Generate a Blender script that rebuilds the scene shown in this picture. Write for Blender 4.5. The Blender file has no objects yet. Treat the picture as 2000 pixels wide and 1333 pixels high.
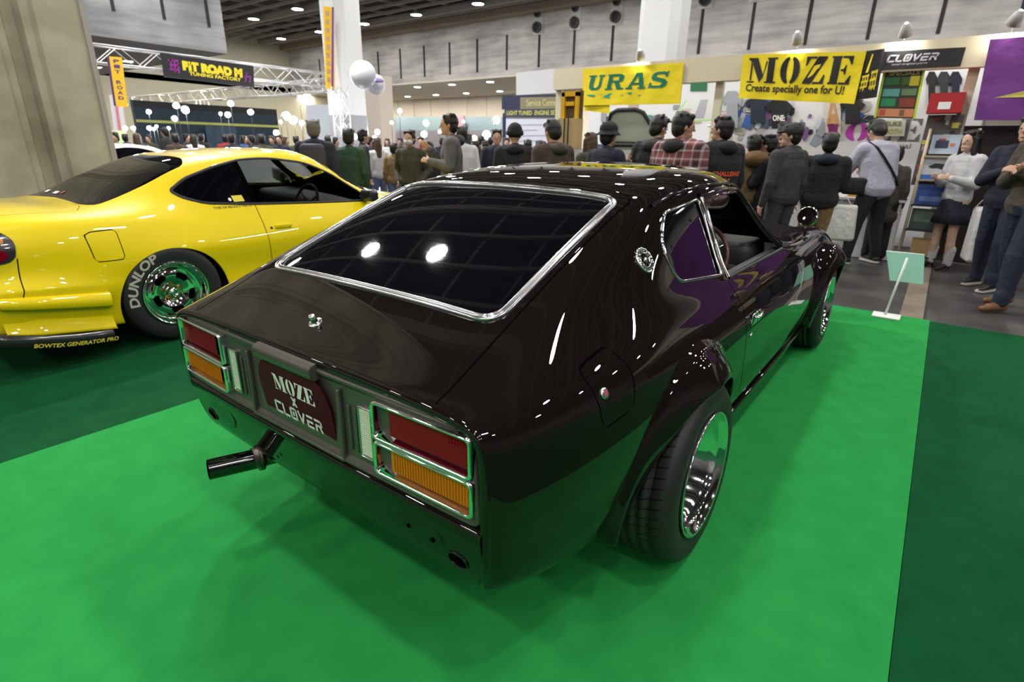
import bpy, bmesh, math, random
import numpy as np
from mathutils import Vector, Matrix
from mathutils.bvhtree import BVHTree
random.seed(7)
SC = bpy.context.scene
COL = SC.collection
PI = math.pi
# ------------------------------------------------------------------ camera
CAMLOC = (-1.59874, -1.29083, 1.32748)
YAW, PITCH, ROLL, FPX = 0.643888, 0.342581, 0.017026, 1063.8
def _axes():
    f = Vector((math.cos(YAW)*math.cos(PITCH), math.sin(YAW)*math.cos(PITCH), -math.sin(PITCH)))
    r = f.cross(Vector((0, 0, 1))).normalized(); u = r.cross(f)
    return r*math.cos(ROLL)+u*math.sin(ROLL), -r*math.sin(ROLL)+u*math.cos(ROLL), f
R_, U_, F_ = _axes()
cd = bpy.data.cameras.new('camera'); cam = bpy.data.objects.new('camera', cd); COL.objects.link(cam)
cam.matrix_world = Matrix(((R_.x, U_.x, -F_.x, CAMLOC[0]), (R_.y, U_.y, -F_.y, CAMLOC[1]), (R_.z, U_.z, -F_.z, CAMLOC[2]), (0, 0, 0, 1)))
cd.sensor_width = 36.0; cd.lens = 36.0*FPX/2000.0
cd.clip_start = 0.05; cd.clip_end = 200
cd.dof.use_dof = True; cd.dof.focus_distance = 1.75; cd.dof.aperture_fstop = 4.5
SC.camera = cam
# ------------------------------------------------------------------ world, exposure
W = bpy.data.worlds.new('world'); SC.world = W; W.use_nodes = True
W.node_tree.nodes['Background'].inputs[0].default_value = (0.75, 0.8, 0.9, 1)
W.node_tree.nodes['Background'].inputs[1].default_value = 0.05
SC.view_settings.view_transform = 'Standard'; SC.view_settings.look = 'None'
SC.view_settings.exposure = 0.5; SC.view_settings.gamma = 1.0; SC.view_settings.use_curve_mapping = False
# stage floodlights of the booths (large visible fittings are built further down)
def area(name, loc, target, size, power, color=(1, .97, .92), shape='DISK', sy=None):
    l = bpy.data.lights.new(name, 'AREA'); l.shape = shape; l.size = size; l.energy = power; l.color = color
    if sy: l.size_y = sy
    o = bpy.data.objects.new(name, l); COL.objects.link(o); o.location = loc
    o.rotation_euler = (Vector(target)-Vector(loc)).to_track_quat('-Z', 'Y').to_euler()
    o['label'] = 'white hall light fitting high above the floor'; o['category'] = 'light'
    return o
HALL_X = 30.0; CEIL_Z = 9.4; SOFFIT_Z = 5.8
LAMP_E = 110.0

# ------------------------------------------------------------------ pixel helper: where a pixel's ray meets an axis plane
def at(px, py, ax, val):
    d = F_ + R_*((px-1000)/FPX) + U_*((666.5-py)/FPX)
    t = (val-CAMLOC[ax])/d[ax]
    return Vector(CAMLOC)+d*t

# ------------------------------------------------------------------ materials
MATS = {}
def mat(name, color=(.5, .5, .5), rough=.5, metal=0.0, coat=0.0, emit=None, es=1.0, alpha=None, trans=0.0, ior=1.45, sheen=0.0, noise=None, bump=None, coatr=.03, spec=None):
    if name in MATS: return MATS[name]
    m = bpy.data.materials.new(name); m.use_nodes = True; nt = m.node_tree; b = nt.nodes['Principled BSDF']
    b.inputs['Base Color'].default_value = (*color, 1); b.inputs['Roughness'].default_value = rough
    b.inputs['Metallic'].default_value = metal; b.inputs['Coat Weight'].default_value = coat
    b.inputs['Coat Roughness'].default_value = coatr; b.inputs['IOR'].default_value = ior
    b.inputs['Transmission Weight'].default_value = trans
    if sheen: b.inputs['Sheen Weight'].default_value = sheen
    if spec is not None: b.inputs['Specular IOR Level'].default_value = spec
    if emit: b.inputs['Emission Color'].default_value = (*emit, 1); b.inputs['Emission Strength'].default_value = es
    if noise or bump:
        tc = nt.nodes.new('ShaderNodeTexCoord')
    if noise:   # (scale, colour2, detail)
        n = nt.nodes.new('ShaderNodeTexNoise'); n.inputs['Scale'].default_value = noise[0]; n.inputs['Detail'].default_value = noise[2] if len(noise) > 2 else 4
        nt.links.new(tc.outputs['Object'], n.inputs['Vector'])
        r = nt.nodes.new('ShaderNodeValToRGB'); r.color_ramp.elements[0].position = .35; r.color_ramp.elements[1].position = .65
        r.color_ramp.elements[0].color = (*color, 1); r.color_ramp.elements[1].color = (*noise[1], 1)
        nt.links.new(n.outputs['Fac'], r.inputs[0]); nt.links.new(r.outputs[0], b.inputs['Base Color'])
    if bump:    # (scale, strength, distance)
        n = nt.nodes.new('ShaderNodeTexNoise'); n.inputs['Scale'].default_value = bump[0]; n.inputs['Detail'].default_value = 3
        nt.links.new(tc.outputs['Object'], n.inputs['Vector'])
        bp = nt.nodes.new('ShaderNodeBump'); bp.inputs['Strength'].default_value = bump[1]; bp.inputs['Distance'].default_value = bump[2]
        nt.links.new(n.outputs['Fac'], bp.inputs['Height']); nt.links.new(bp.outputs[0], b.inputs['Normal'])
    MATS[name] = m
    return m
def two_sided(m, dark=(.012, .012, .012)):
    """inside of a panel is bare dark lining"""
    nt = m.node_tree; b = nt.nodes['Principled BSDF']; out = nt.nodes['Material Output']
    g = nt.nodes.new('ShaderNodeNewGeometry'); d = nt.nodes.new('ShaderNodeBsdfDiffuse'); d.inputs[0].default_value = (*dark, 1)
    mx = nt.nodes.new('ShaderNodeMixShader'); nt.links.new(g.outputs['Backfacing'], mx.inputs[0])
    nt.links.new(b.outputs[0], mx.inputs[1]); nt.links.new(d.outputs[0], mx.inputs[2]); nt.links.new(mx.outputs[0], out.inputs[0])
    return m
# ------------------------------------------------------------------ mesh builders
class MB:
    def __init__(s): s.v = []; s.f = []; s.mi = []; s.m = 0; s.smooth = []; s.sm = False
    def face(s, *i): s.f.append(tuple(i)); s.mi.append(s.m); s.smooth.append(s.sm)
    def add(s, vs, fs, smooth=None):
        b = len(s.v); s.v += [tuple(p) for p in vs]
        for f in fs: s.f.append(tuple(b+i for i in f)); s.mi.append(s.m); s.smooth.append(s.sm if smooth is None else smooth)
        return b
    def box(s, c, d, rot=None, bev=0.0):
        x, y, z = d[0]/2, d[1]/2, d[2]/2; c = Vector(c)
        if bev > 0:
            bm = bmesh.new(); bmesh.ops.create_cube(bm, size=1); bmesh.ops.scale(bm, vec=d, verts=bm.verts)
            bmesh.ops.bevel(bm, geom=bm.edges[:]+bm.verts[:], offset=bev, segments=3, affect='EDGES', profile=.5)
            vs = [v.co.copy() for v in bm.verts]; fs = [tuple(v.index for v in f.verts) for f in bm.faces]; bm.free()
            if rot: vs = [rot @ v for v in vs]
            s.add([c+v for v in vs], fs, True); return
        vs = [Vector((a*x, b*y, e*z)) for a in (-1, 1) for b in (-1, 1) for e in (-1, 1)]
        if rot: vs = [rot @ v for v in vs]
        s.add([c+v for v in vs], [(0, 1, 3, 2), (4, 6, 7, 5), (0, 4, 5, 1), (2, 3, 7, 6), (0, 2, 6, 4), (1, 5, 7, 3)], False)
    def tube(s, pts, r, n=8, caps=True, closed=False, smooth=True):
        pts = [Vector(p) for p in pts]; N = len(pts)
        rs = r if isinstance(r, (list, tuple)) else [r]*N
        prev = None; rings = []
        for i, p in enumerate(pts):
            a = pts[i-1] if (i > 0 or closed) else p; b = pts[(i+1) % N] if (i < N-1 or closed) else p
            t = (b-a)
            t = t.normalized() if t.length > 1e-9 else Vector((0, 0, 1))
            if prev is None:
                up = Vector((0, 0, 1)) if abs(t.z) < .9 else Vector((1, 0, 0)); nx = t.cross(up).normalized()
            else:
                nx = (prev-t*prev.dot(t)); nx = nx.normalized() if nx.length > 1e-6 else t.orthogonal().normalized()
            prev = nx; ny = t.cross(nx)
            rings.append([p+(nx*math.cos(2*PI*k/n)+ny*math.sin(2*PI*k/n))*rs[i] for k in range(n)])
        b = s.add([q for ring in rings for q in ring], [])
        for i in range(N if closed else N-1):
            j = (i+1) % N
            for k in range(n):
                s.f.append((b+i*n+k, b+i*n+(k+1) % n, b+j*n+(k+1) % n, b+j*n+k)); s.mi.append(s.m); s.smooth.append(smooth)
        if caps and not closed:
            s.f.append(tuple(b+k for k in reversed(range(n)))); s.mi.append(s.m); s.smooth.append(False)
            s.f.append(tuple(b+(N-1)*n+k for k in range(n))); s.mi.append(s.m); s.smooth.append(False)
    def lathe(s, prof, c=(0, 0, 0), axis='z', n=32, smooth=True, M=None, arc=None):
        """prof: (radius, height) list"""
        b0 = []; full = arc is None; a0, a1 = arc or (0, 2*PI)
        cnt = n if full else n+1
        for r, h in prof:
            for k in range(cnt):
                a = a0+(a1-a0)*k/n; x, y = r*math.cos(a), r*math.sin(a)
                p = {'z': (x, y, h), 'y': (x, h, y), 'x': (h, x, y)}[axis]
                q = Vector(p)
                if M: q = M @ q
                b0.append(q+Vector(c))
        fs = []
        for i in range(len(prof)-1):
            for k in range(n):
                k2 = (k+1) % cnt if full else k+1
                fs.append((i*cnt+k, i*cnt+k2, (i+1)*cnt+k2, (i+1)*cnt+k))
        s.add(b0, fs, smooth)
    def sphere(s, c, r, n=12, sc=(1, 1, 1), M=None):
        prof = [(max(math.sin(PI*i/n), 1e-4)*r, -math.cos(PI*i/n)*r) for i in range(n+1)]
        vs = []
        for rr, h in prof:
            for k in range(2*n):
                a = PI*k/n; q = Vector((rr*math.cos(a)*sc[0], rr*math.sin(a)*sc[1], h*sc[2]))
                if M: q = M @ q
                vs.append(q+Vector(c))
        s.add(vs, [(i*2*n+k, i*2*n+(k+1) % (2*n), (i+1)*2*n+(k+1) % (2*n), (i+1)*2*n+k) for i in range(n) for k in range(2*n)], True)
    def prism(s, poly, h0, h1, axis='z', M=None, c=(0, 0, 0), smooth=False):
        """extrude a 2D polygon"""
        n = len(poly)
        def P(p, h):
            q = {'z': (p[0], p[1], h), 'y': (p[0], h, p[1]), 'x': (h, p[0], p[1])}[axis]
            q = Vector(q)
            return (M @ q if M else q)+Vector(c)
        b = s.add([P(p, h0) for p in poly]+[P(p, h1) for p in poly], [])
        s.f.append(tuple(b+i for i in range(n))); s.f.append(tuple(b+n+i for i in reversed(range(n))))
        s.mi += [s.m]*2; s.smooth += [False]*2
        for i in range(n):
            j = (i+1) % n; s.f.append((b+i, b+n+i, b+n+j, b+j)); s.mi.append(s.m); s.smooth.append(smooth)
    def grid(s, rows, smooth=True, closed=False):
        m = len(rows[0]); b = s.add([p for r in rows for p in r], [])
        for i in range(len(rows)-1):
            for k in range(m if closed else m-1):
                s.f.append((b+i*m+k, b+i*m+(k+1) % m, b+(i+1)*m+(k+1) % m, b+(i+1)*m+k)); s.mi.append(s.m); s.smooth.append(smooth)
    def build(s, name, mats, parent=None, recalc=True, loc=None, rot=None):
        me = bpy.data.meshes.new(name); me.from_pydata([tuple(v) for v in s.v], [], s.f)
        if not isinstance(mats, (list, tuple)): mats = [mats]
        for m in mats: me.materials.append(m)
        me.polygons.foreach_set('material_index', s.mi); me.polygons.foreach_set('use_smooth', s.smooth)
        if recalc:
            bm = bmesh.new(); bm.from_mesh(me); bmesh.ops.recalc_face_normals(bm, faces=bm.faces[:]); bm.to_mesh(me); bm.free()
        me.update()
        o = bpy.data.objects.new(name, me); COL.objects.link(o)
        if parent: o.parent = parent
        if loc is not None: o.location = loc
        if rot is not None: o.rotation_euler = rot
        return o
def build_by(mb, key, name, mats, parent=None):
    """one object per group of faces, grouped by a key of the face centre"""
    gr = {}
    for f, mi, sm in zip(mb.f, mb.mi, mb.smooth):
        c = sum((Vector(mb.v[i]) for i in f), Vector())/len(f); gr.setdefault(key(c), []).append((f, mi, sm))
    out = []
    for k, L in gr.items():
        idx = sorted({i for f, _, _ in L for i in f}); mp = {i: n for n, i in enumerate(idx)}; m = MB(); m.v = [mb.v[i] for i in idx]
        for f, mi, sm in L: m.f.append(tuple(mp[i] for i in f)); m.mi.append(mi); m.smooth.append(sm)
        out.append(m.build(name, mats, parent))
    return out
LR = lambda c: c.y > 0
def empty(name, label, cat, loc=(0, 0, 0), rz=0.0, group=None):
    o = bpy.data.objects.new(name, None); COL.objects.link(o); o.location = loc; o.rotation_euler = (0, 0, rz)
    o.empty_display_size = .2
    o['label'] = label; o['category'] = cat
    if group: o['group'] = group
    return o
def tag(o, label=None, cat=None, group=None, kind=None):
    if label: o['label'] = label
    if cat: o['category'] = cat
    if group: o['group'] = group
    if kind: o['kind'] = kind
    return o
def copy_tree(o, parent=None):
    c = o.copy(); COL.objects.link(c); c.parent = parent
    for ch in [x for x in o.children]: copy_tree(ch, c)
    return c
def rounded(poly, r, n=6):
    """round the corners of a polygon; r one value or a list"""
    out = []; N = len(poly); rr = r if isinstance(r, (list, tuple)) else [r]*N
    for i in range(N):
        p = Vector(poly[i]); a = Vector(poly[i-1]); b = Vector(poly[(i+1) % N])
        if rr[i] <= 0: out.append(tuple(p)); continue
        da = (a-p).normalized(); db = (b-p).normalized(); r_ = min(rr[i], (a-p).length*.49, (b-p).length*.49)
        q0 = p+da*r_; q1 = p+db*r_
        for k in range(n+1):
            t = k/n; out.append(tuple(q0*(1-t)**2+p*2*t*(1-t)+q1*t*t))
    return out
# ------------------------------------------------------------------ smooth body surfaces
def bmat(n, t):
    """rows of uniform cubic b-spline weights for parameters t on n points, ends clamped by reflection"""
    B = np.zeros((len(t), n))
    for r, x in enumerate(t):
        i = min(int(x), n-2); u = x-i
        w = [(1-u)**3/6, (3*u**3-6*u*u+4)/6, (-3*u**3+3*u*u+3*u+1)/6, u**3/6]
        for k, ww in zip((i-1, i, i+1, i+2), w):
            if k < 0: B[r, 0] += 2*ww; B[r, 1] -= ww
            elif k > n-1: B[r, n-1] += 2*ww; B[r, n-2] -= ww
            else: B[r, k] += ww
    return B
class Surf:
    """tensor b-spline surface through a half net rows[(x,[(y,z)..])], mirrored about y=0, as a splittable mesh"""
    def __init__(s, rows, su=8, sv=7, iters=2):
        P = []
        for r in rows:
            xs = r[0]; pts = r[1]
            half = [((xs[i] if isinstance(xs, (list, tuple)) else xs), p[0], p[1]) for i, p in enumerate(pts)]
            P.append([(x, -y, z) for x, y, z in reversed(half[1:])]+half)
        P = np.array(P, float); nr, nc = P.shape[:2]
        Ku, Kv = bmat(nr, np.arange(nr)), bmat(nc, np.arange(nc))
        C = P.copy()
        for _ in range(iters): C += P-np.einsum('ij,jkd,lk->ild', Ku, C, Kv)
        tu = np.linspace(0, nr-1, (nr-1)*su+1); tv = np.linspace(0, nc-1, (nc-1)*sv+1)
        S = np.einsum('ij,jkd,lk->ild', bmat(nr, tu), C, bmat(nc, tv))
        e = 1e-3
        def ev(a, b): return np.einsum('ij,jkd,lk->ild', bmat(nr, a), C, bmat(nc, b))
        du = ev(np.minimum(tu+e, nr-1), tv)-ev(np.maximum(tu-e, 0), tv)
        dv = ev(tu, np.minimum(tv+e, nc-1))-ev(tu, np.maximum(tv-e, 0))
        N = np.cross(du, dv); N /= np.linalg.norm(N, axis=2, keepdims=True)+1e-12
        # outward: flip so that the top centre points up
        mid = N.shape[1]//2
        if N[N.shape[0]//2, mid, 2] < 0: N = -N; s.flip = True
        else: s.flip = False
        s.S = S; s.N = N; s.nu, s.nv = S.shape[:2]
        s.V = [Vector(p) for p in S.reshape(-1, 3)]; s.NN = [Vector(p) for p in N.reshape(-1, 3)]
        F = []
        for i in range(s.nu-1):
            for k in range(s.nv-1):
                a = i*s.nv+k; q = (a, a+s.nv, a+s.nv+1, a+1)
                F.append(q[::-1] if s.flip else q)
        s.F = F
        s.bvh = BVHTree.FromPolygons(s.V, F)
    def split(s, faces, f):
        """split face list by scalar function of position: returns (inside f<0, outside)"""
        used = sorted({i for q in faces for i in q}); P = np.array([s.V[i] for i in used])
        vals = dict(zip(used, f(P))); cut = {}; neg = []; pos = []
        for q in faces:
            d = [vals[i] for i in q]
            if all(x <= 0 for x in d): neg.append(q); continue
            if all(x > 0 for x in d): pos.append(q); continue
            a, b = [], []
            for j, i in enumerate(q):
                i2 = q[(j+1) % len(q)]; d1, d2 = vals[i], vals[i2]
                (a if d1 <= 0 else b).append(i)
                if (d1 <= 0) != (d2 <= 0):
                    key = (min(i, i2), max(i, i2))
                    if key not in cut:
                        t = d1/(d1-d2) if abs(d1-d2) > 1e-12 else .5
                        t = min(max(t, 0.001), .999)
                        s.V.append(s.V[i].lerp(s.V[i2], t)); s.NN.append(s.NN[i].lerp(s.NN[i2], t).normalized()); cut[key] = len(s.V)-1
                    a.append(cut[key]); b.append(cut[key])
            if len(a) > 2: neg.append(tuple(a))
            if len(b) > 2: pos.append(tuple(b))
        return neg, pos
    def build(s, name, faces, m, parent=None, off=0.0, rim=0.0):
        idx = sorted({i for q in faces for i in q}); mp = {i: k for k, i in enumerate(idx)}
        V = [s.V[i]+s.NN[i]*off for i in idx]; nn = [tuple(s.NN[i]) for i in idx]
        F = [tuple(mp[i] for i in q) for q in faces]
        if rim:   # turn the free edges inwards by rim
            cnt = {}
            for q in F:
                for j in range(len(q)):
                    e = (q[j], q[(j+1) % len(q)]); k = (min(e), max(e)); cnt[k] = None if k in cnt else e
            em = {}
            for e in [e for e in cnt.values() if e]:
                for i in e:
                    if i not in em: em[i] = len(V); V.append(V[i]-Vector(nn[i])*rim); nn.append(nn[i])
                F.append((e[1], e[0], em[e[0]], em[e[1]]))
        me = bpy.data.meshes.new(name); me.from_pydata([tuple(v) for v in V], [], F); me.materials.append(m)
        me.polygons.foreach_set('use_smooth', [True]*len(F)); me.update()
        me.normals_split_custom_set_from_vertices(nn)
        o = bpy.data.objects.new(name, me); COL.objects.link(o)
        if parent: o.parent = parent
        return o
    def down(s, x, y):
        r = s.bvh.ray_cast(Vector((x, y, 5)), Vector((0, 0, -1)));
        return (r[0], r[1] if r[1].z > 0 else -r[1]) if r[0] else (Vector((x, y, 0)), Vector((0, 0, 1)))
    def side(s, x, z, sg):
        r = s.bvh.ray_cast(Vector((x, sg*5, z)), Vector((0, -sg, 0)))
        if not r[0]: return Vector((x, sg*.7, z)), Vector((0, sg, 0))
        n = r[1] if r[1].y*sg > 0 else -r[1]
        return r[0], n
def sd_poly(poly, U, V_):
    """signed distance to a closed 2D polygon, negative inside"""
    P = np.array(poly, float); x = np.asarray(U, float); y = np.asarray(V_, float)
    d = np.full(x.shape, 1e9); ins = np.zeros(x.shape, bool)
    for i in range(len(P)):
        a, b = P[i-1], P[i]; ab = b-a; L = ab@ab
        if L < 1e-14: continue
        t = np.clip(((x-a[0])*ab[0]+(y-a[1])*ab[1])/L, 0, 1)
        d = np.minimum(d, np.hypot(x-a[0]-t*ab[0], y-a[1]-t*ab[1]))
        c = ((a[1] > y) != (b[1] > y)); c &= (x < (b[0]-a[0])*(y-a[1])/(b[1]-a[1]+1e-30)+a[0]); ins ^= c
    return np.where(ins, -d, d)
def f_top(poly, zmin=.7, ymax=.62, w=None):
    def f(P):
        d = sd_poly(poly, P[:, 0], P[:, 1])
        if w: d = np.abs(d)-w
        return np.where((P[:, 2] > zmin) & (np.abs(P[:, 1]) < ymax), d, np.maximum(d, .05))
    return f
def f_side(poly, sg, ymin=.45, w=None):
    def f(P):
        d = sd_poly(poly, P[:, 0], P[:, 2])
        if w: d = np.abs(d)-w
        return np.where(P[:, 1]*sg > ymin, d, np.maximum(d, .05))
    return f
def f_line(pts, sg, w, ymin=.45, plane='xz'):
    """band along an open polyline on one side"""
    def f(P):
        U, V_ = (P[:, 0], P[:, 2]) if plane == 'xz' else (P[:, 0], P[:, 1])
        d = np.full(U.shape, 1e9)
        for a, b in zip(pts[:-1], pts[1:]):
            a = np.array(a, float); b = np.array(b, float); ab = b-a
            t = np.clip(((U-a[0])*ab[0]+(V_-a[1])*ab[1])/(ab@ab), 0, 1); d = np.minimum(d, np.hypot(U-a[0]-t*ab[0], V_-a[1]-t*ab[1]))
        d = d-w
        return np.where(P[:, 1]*sg > ymin, d, .05) if sg else d
    return f
def gap(S_, F, pts, sg, w, closed=False, ymin=.45, plane='xz'):
    """cut a thin panel gap along a line: first score the mesh on the line itself, then take the band"""
    P2 = [np.array(p, float) for p in pts]
    if closed: P2 = P2+[P2[0]]
    def signed(P):
        U, V_ = (P[:, 0], P[:, 2]) if plane == 'xz' else (P[:, 0], P[:, 1])
        d = np.full(U.shape, 1e9); sgn = np.ones(U.shape)
        for a, b in zip(P2[:-1], P2[1:]):
            ab = b-a; L = ab@ab
            if L < 1e-12: continue
            t = np.clip(((U-a[0])*ab[0]+(V_-a[1])*ab[1])/L, 0, 1); e = np.hypot(U-a[0]-t*ab[0], V_-a[1]-t*ab[1]); s_ = np.sign(ab[0]*(V_-a[1])-ab[1]*(U-a[0])); s_[s_ == 0] = 1
            m = e < d-1e-9; sgn = np.where(m, s_, sgn); d = np.minimum(d, e)
        far = d > .12
        r = np.where(far, .12, d*sgn)
        return np.where(P[:, 1]*sg > ymin, r, .12) if sg else r
    # near faces only
    VA = np.array([v[:] for v in S_.V]); C_ = np.array([VA[list(q)].mean(axis=0) for q in F]); nr_ = np.abs(signed(C_)) < .11
    N_ = [q for q, m in zip(F, nr_) if m]; R_f = [q for q, m in zip(F, nr_) if not m]
    a, b = S_.split(N_, signed); N_ = a+b
    band, rest = S_.split(N_, lambda P: np.abs(signed(P))-w)
    return band, R_f+rest
def sweep(mb, pts, nrm, prof, closed=True):
    """sweep a profile [(across, up)..] along points with surface normals"""
    N = len(pts); rows = []
    for i in range(N):
        a = pts[i-1] if (closed or i > 0) else pts[i]; b = pts[(i+1) % N] if (closed or i < N-1) else pts[i]
        t = (b-a).normalized(); s_ = t.cross(nrm[i]).normalized()
        rows.append([pts[i]+s_*u+nrm[i]*h for u, h in prof])
    if closed: rows.append(rows[0])
    mb.grid(rows, True)
def dense(poly, step=.02, closed=True):
    out = []; N = len(poly)
    for i in range(N if closed else N-1):
        a = Vector(poly[i]); b = Vector(poly[(i+1) % N]); k = max(1, int((b-a).length/step))
        for j in range(k): out.append(tuple(a.lerp(b, j/k)))
    if not closed: out.append(tuple(poly[-1]))
    return out
HALF = [(-.5, 0), (-.46, .55), (-.3, .9), (0, 1.05), (.3, .9), (.46, .55), (.5, 0)]
def prof(w, h, groove=False):
    if groove: return [(-.5*w, -.002), (-.5*w, .6*h), (-.38*w, h), (-.22*w, h), (-.12*w, .45*h), (0, .3*h), (.12*w, .45*h), (.22*w, .95*h), (.38*w, h), (.5*w, .6*h), (.5*w, -.002)]
    return [(u*w, v*h-.001) for u, v in HALF]
# ------------------------------------------------------------------ hall
def board_concrete(name, c1, c2, sc=1.0, iso=False, seam=0.0, axis='z', board=.28, panel=2.56):
    m = bpy.data.materials.new(name); m.use_nodes = True; nt = m.node_tree; b = nt.nodes['Principled BSDF']; b.inputs['Roughness'].default_value = .85
    tc = nt.nodes.new('ShaderNodeTexCoord'); mp = nt.nodes.new('ShaderNodeMapping'); nt.links.new(tc.outputs['Object'], mp.inputs[0])
    mp.inputs['Scale'].default_value = (.9*sc, .9*sc, 1.1*sc) if iso else (.35*sc, .35*sc, 3.2*sc)
    n = nt.nodes.new('ShaderNodeTexNoise'); n.inputs['Scale'].default_value = 1.2; n.inputs['Detail'].default_value = 6; nt.links.new(mp.outputs[0], n.inputs['Vector'])
    n2 = nt.nodes.new('ShaderNodeTexNoise'); n2.inputs['Scale'].default_value = .55*sc; n2.inputs['Detail'].default_value = 5; nt.links.new(tc.outputs['Object'], n2.inputs['Vector'])
    mix = nt.nodes.new('ShaderNodeMath'); mix.operation = 'MULTIPLY_ADD'; mix.inputs[1].default_value = .5; nt.links.new(n.outputs['Fac'], mix.inputs[0])
    h = nt.nodes.new('ShaderNodeMath'); h.operation = 'MULTIPLY'; h.inputs[1].default_value = .5; nt.links.new(n2.outputs['Fac'], h.inputs[0]); nt.links.new(h.outputs[0], mix.inputs[2])
    r = nt.nodes.new('ShaderNodeValToRGB'); r.color_ramp.elements[0].position = .38; r.color_ramp.elements[1].position = .62
    r.color_ramp.elements[0].color = (*c1, 1); r.color_ramp.elements[1].color = (*c2, 1); nt.links.new(mix.outputs[0], r.inputs[0]); nt.links.new(r.outputs[0], b.inputs['Base Color'])
    # horizontal board joints as bump
    sp = nt.nodes.new('ShaderNodeSeparateXYZ'); nt.links.new(tc.outputs['Object'], sp.inputs[0])
    d = nt.nodes.new('ShaderNodeMath'); d.operation = 'DIVIDE'; d.inputs[1].default_value = board; nt.links.new(sp.outputs['Z'], d.inputs[0])
    f = nt.nodes.new('ShaderNodeMath'); f.operation = 'FRACT'; nt.links.new(d.outputs[0], f.inputs[0])
    g = nt.nodes.new('ShaderNodeMath'); g.operation = 'GREATER_THAN'; g.inputs[1].default_value = .08; nt.links.new(f.outputs[0], g.inputs[0])
    bp = nt.nodes.new('ShaderNodeBump'); bp.inputs['Strength'].default_value = .6; bp.inputs['Distance'].default_value = .02; nt.links.new(g.outputs[0], bp.inputs['Height']); nt.links.new(bp.outputs[0], b.inputs['Normal'])
    return m
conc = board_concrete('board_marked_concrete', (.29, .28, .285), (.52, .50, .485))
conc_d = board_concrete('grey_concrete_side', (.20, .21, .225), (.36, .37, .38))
conc_col = board_concrete('rough_concrete_column', (.29, .27, .22), (.52, .49, .41), sc=1.8, iso=True, board=.9)
slot_m = mat('slot_black', (.03, .03, .035), rough=.9)
cream = mat('cream_wall', (.68, .63, .57), rough=.8)
soff = mat('soffit_plaster', (.62, .58, .50), rough=.9)
ceil_dark = mat('ceiling_dark', (.07, .065, .06), rough=.95)
ceil_grid = mat('ceiling_beam', (.34, .31, .29), rough=.9)
white_p = mat('pillar_white', (.66, .67, .68), rough=.6)
# floor and carpets
def carpet_mat(name, c1, c2):
    m = mat(name, c1, rough=.95, noise=(9, c2, 6), bump=(420, .35, .003), spec=.15); return m
flr = mat('dark_hall_floor', (.045, .043, .043), rough=.38, noise=(2.2, (.075, .072, .07), 6))
mb = MB(); mb.box((7.5, 10, -.06), (50, 80, .1)); tag(mb.build('floor', flr), kind='structure')
tan = mat('tan_paving', (.19, .15, .11), rough=.5, noise=(5, (.26, .21, .16)))
mb = MB(); mb.box((14.5, -1.33, -.009), (21, .17, .006)); mb.box((5.5, -2.37, -.009), (3, .13, .006)); mb.box((5.2, 1.2, -.009), (.12, 5, .006)) if 0 else None
tag(mb.build('trim_1', tan), kind='structure')
mb = MB(); mb.box((14.5, -1.425, -.0085), (21, .014, .007)); mb.box((9, -2.45, -.0085), (10, .012, .007)); tag(mb.build('trim_2', slot_m), kind='structure')
def carpet(name, x0, x1, y0, y1, z, m, label):
    mb = MB(); mb.box(((x0+x1)/2, (y0+y1)/2, .0065), (x1-x0, y1-y0, .031)); o = mb.build(name, m); tag(o, label, 'carpet'); return o
cg = carpet_mat('bright_green_carpet', (.016, .250, .050), (.021, .285, .060)); cdk = carpet_mat('dark_green_carpet', (.0012, .058, .016), (.0018, .072, .021))  # dark green is deepened partway, putting some right-hand shade into the colour
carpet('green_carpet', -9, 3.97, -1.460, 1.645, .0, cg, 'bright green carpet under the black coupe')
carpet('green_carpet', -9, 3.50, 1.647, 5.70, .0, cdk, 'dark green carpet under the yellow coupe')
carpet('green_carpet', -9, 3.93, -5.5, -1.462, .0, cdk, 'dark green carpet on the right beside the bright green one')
# ceiling: dark void with a lattice of beams
mb = MB(); mb.box((6, 10, CEIL_Z+1.3), (52, 82, .1)); tag(mb.build('ceiling', ceil_dark), kind='structure')
mb = MB()
for i in range(-17, 27): mb.box((i*1.3-3.9, 10, CEIL_Z+.12), (.12, 80, .16))
for i in range(-11, 20): mb.box((5, i*2.6, CEIL_Z+.32), (50, .12, .14))
for i in range(-4, 6): mb.box((i*5.2+1.5, 10, CEIL_Z+.10), (.34, 80, .4))
tag(mb.build('trim_3', ceil_grid), kind='structure')
# far wall: board marked concrete overhang with slots, soffit, recessed cream wall
mb = MB(); mb.box((30.4, 8, (SOFFIT_Z+CEIL_Z)/2+.2), (.8, 84, CEIL_Z-SOFFIT_Z+.4)); mb.m = 1
for k in range(-14, 17): mb.box((29.985, 2.43+.33+k*2.56, 7.15), (.05, .14, 2.05))
mb.m = 2; mb.box((29.7, 8, CEIL_Z-.05), (.9, 84, .42))
tag(mb.build('wall_front', [conc, slot_m, mat('tan_beam', (.30, .25, .19), rough=.8)]), kind='structure')
mb = MB(); mb.box((35.4, 8, SOFFIT_Z-.06), (11, 84, .12)); tag(mb.build('trim_4', soff), kind='structure')
mb = MB(); mb.box((40.5, 8, 3), (.3, 84, 6.2)); mb.m = 1
for k in range(-12, 20): mb.box((40.32, k*2.4, 3), (.04, .05, 6))
tag(mb.build('wall_far', [cream, soff]), kind='structure')
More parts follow.
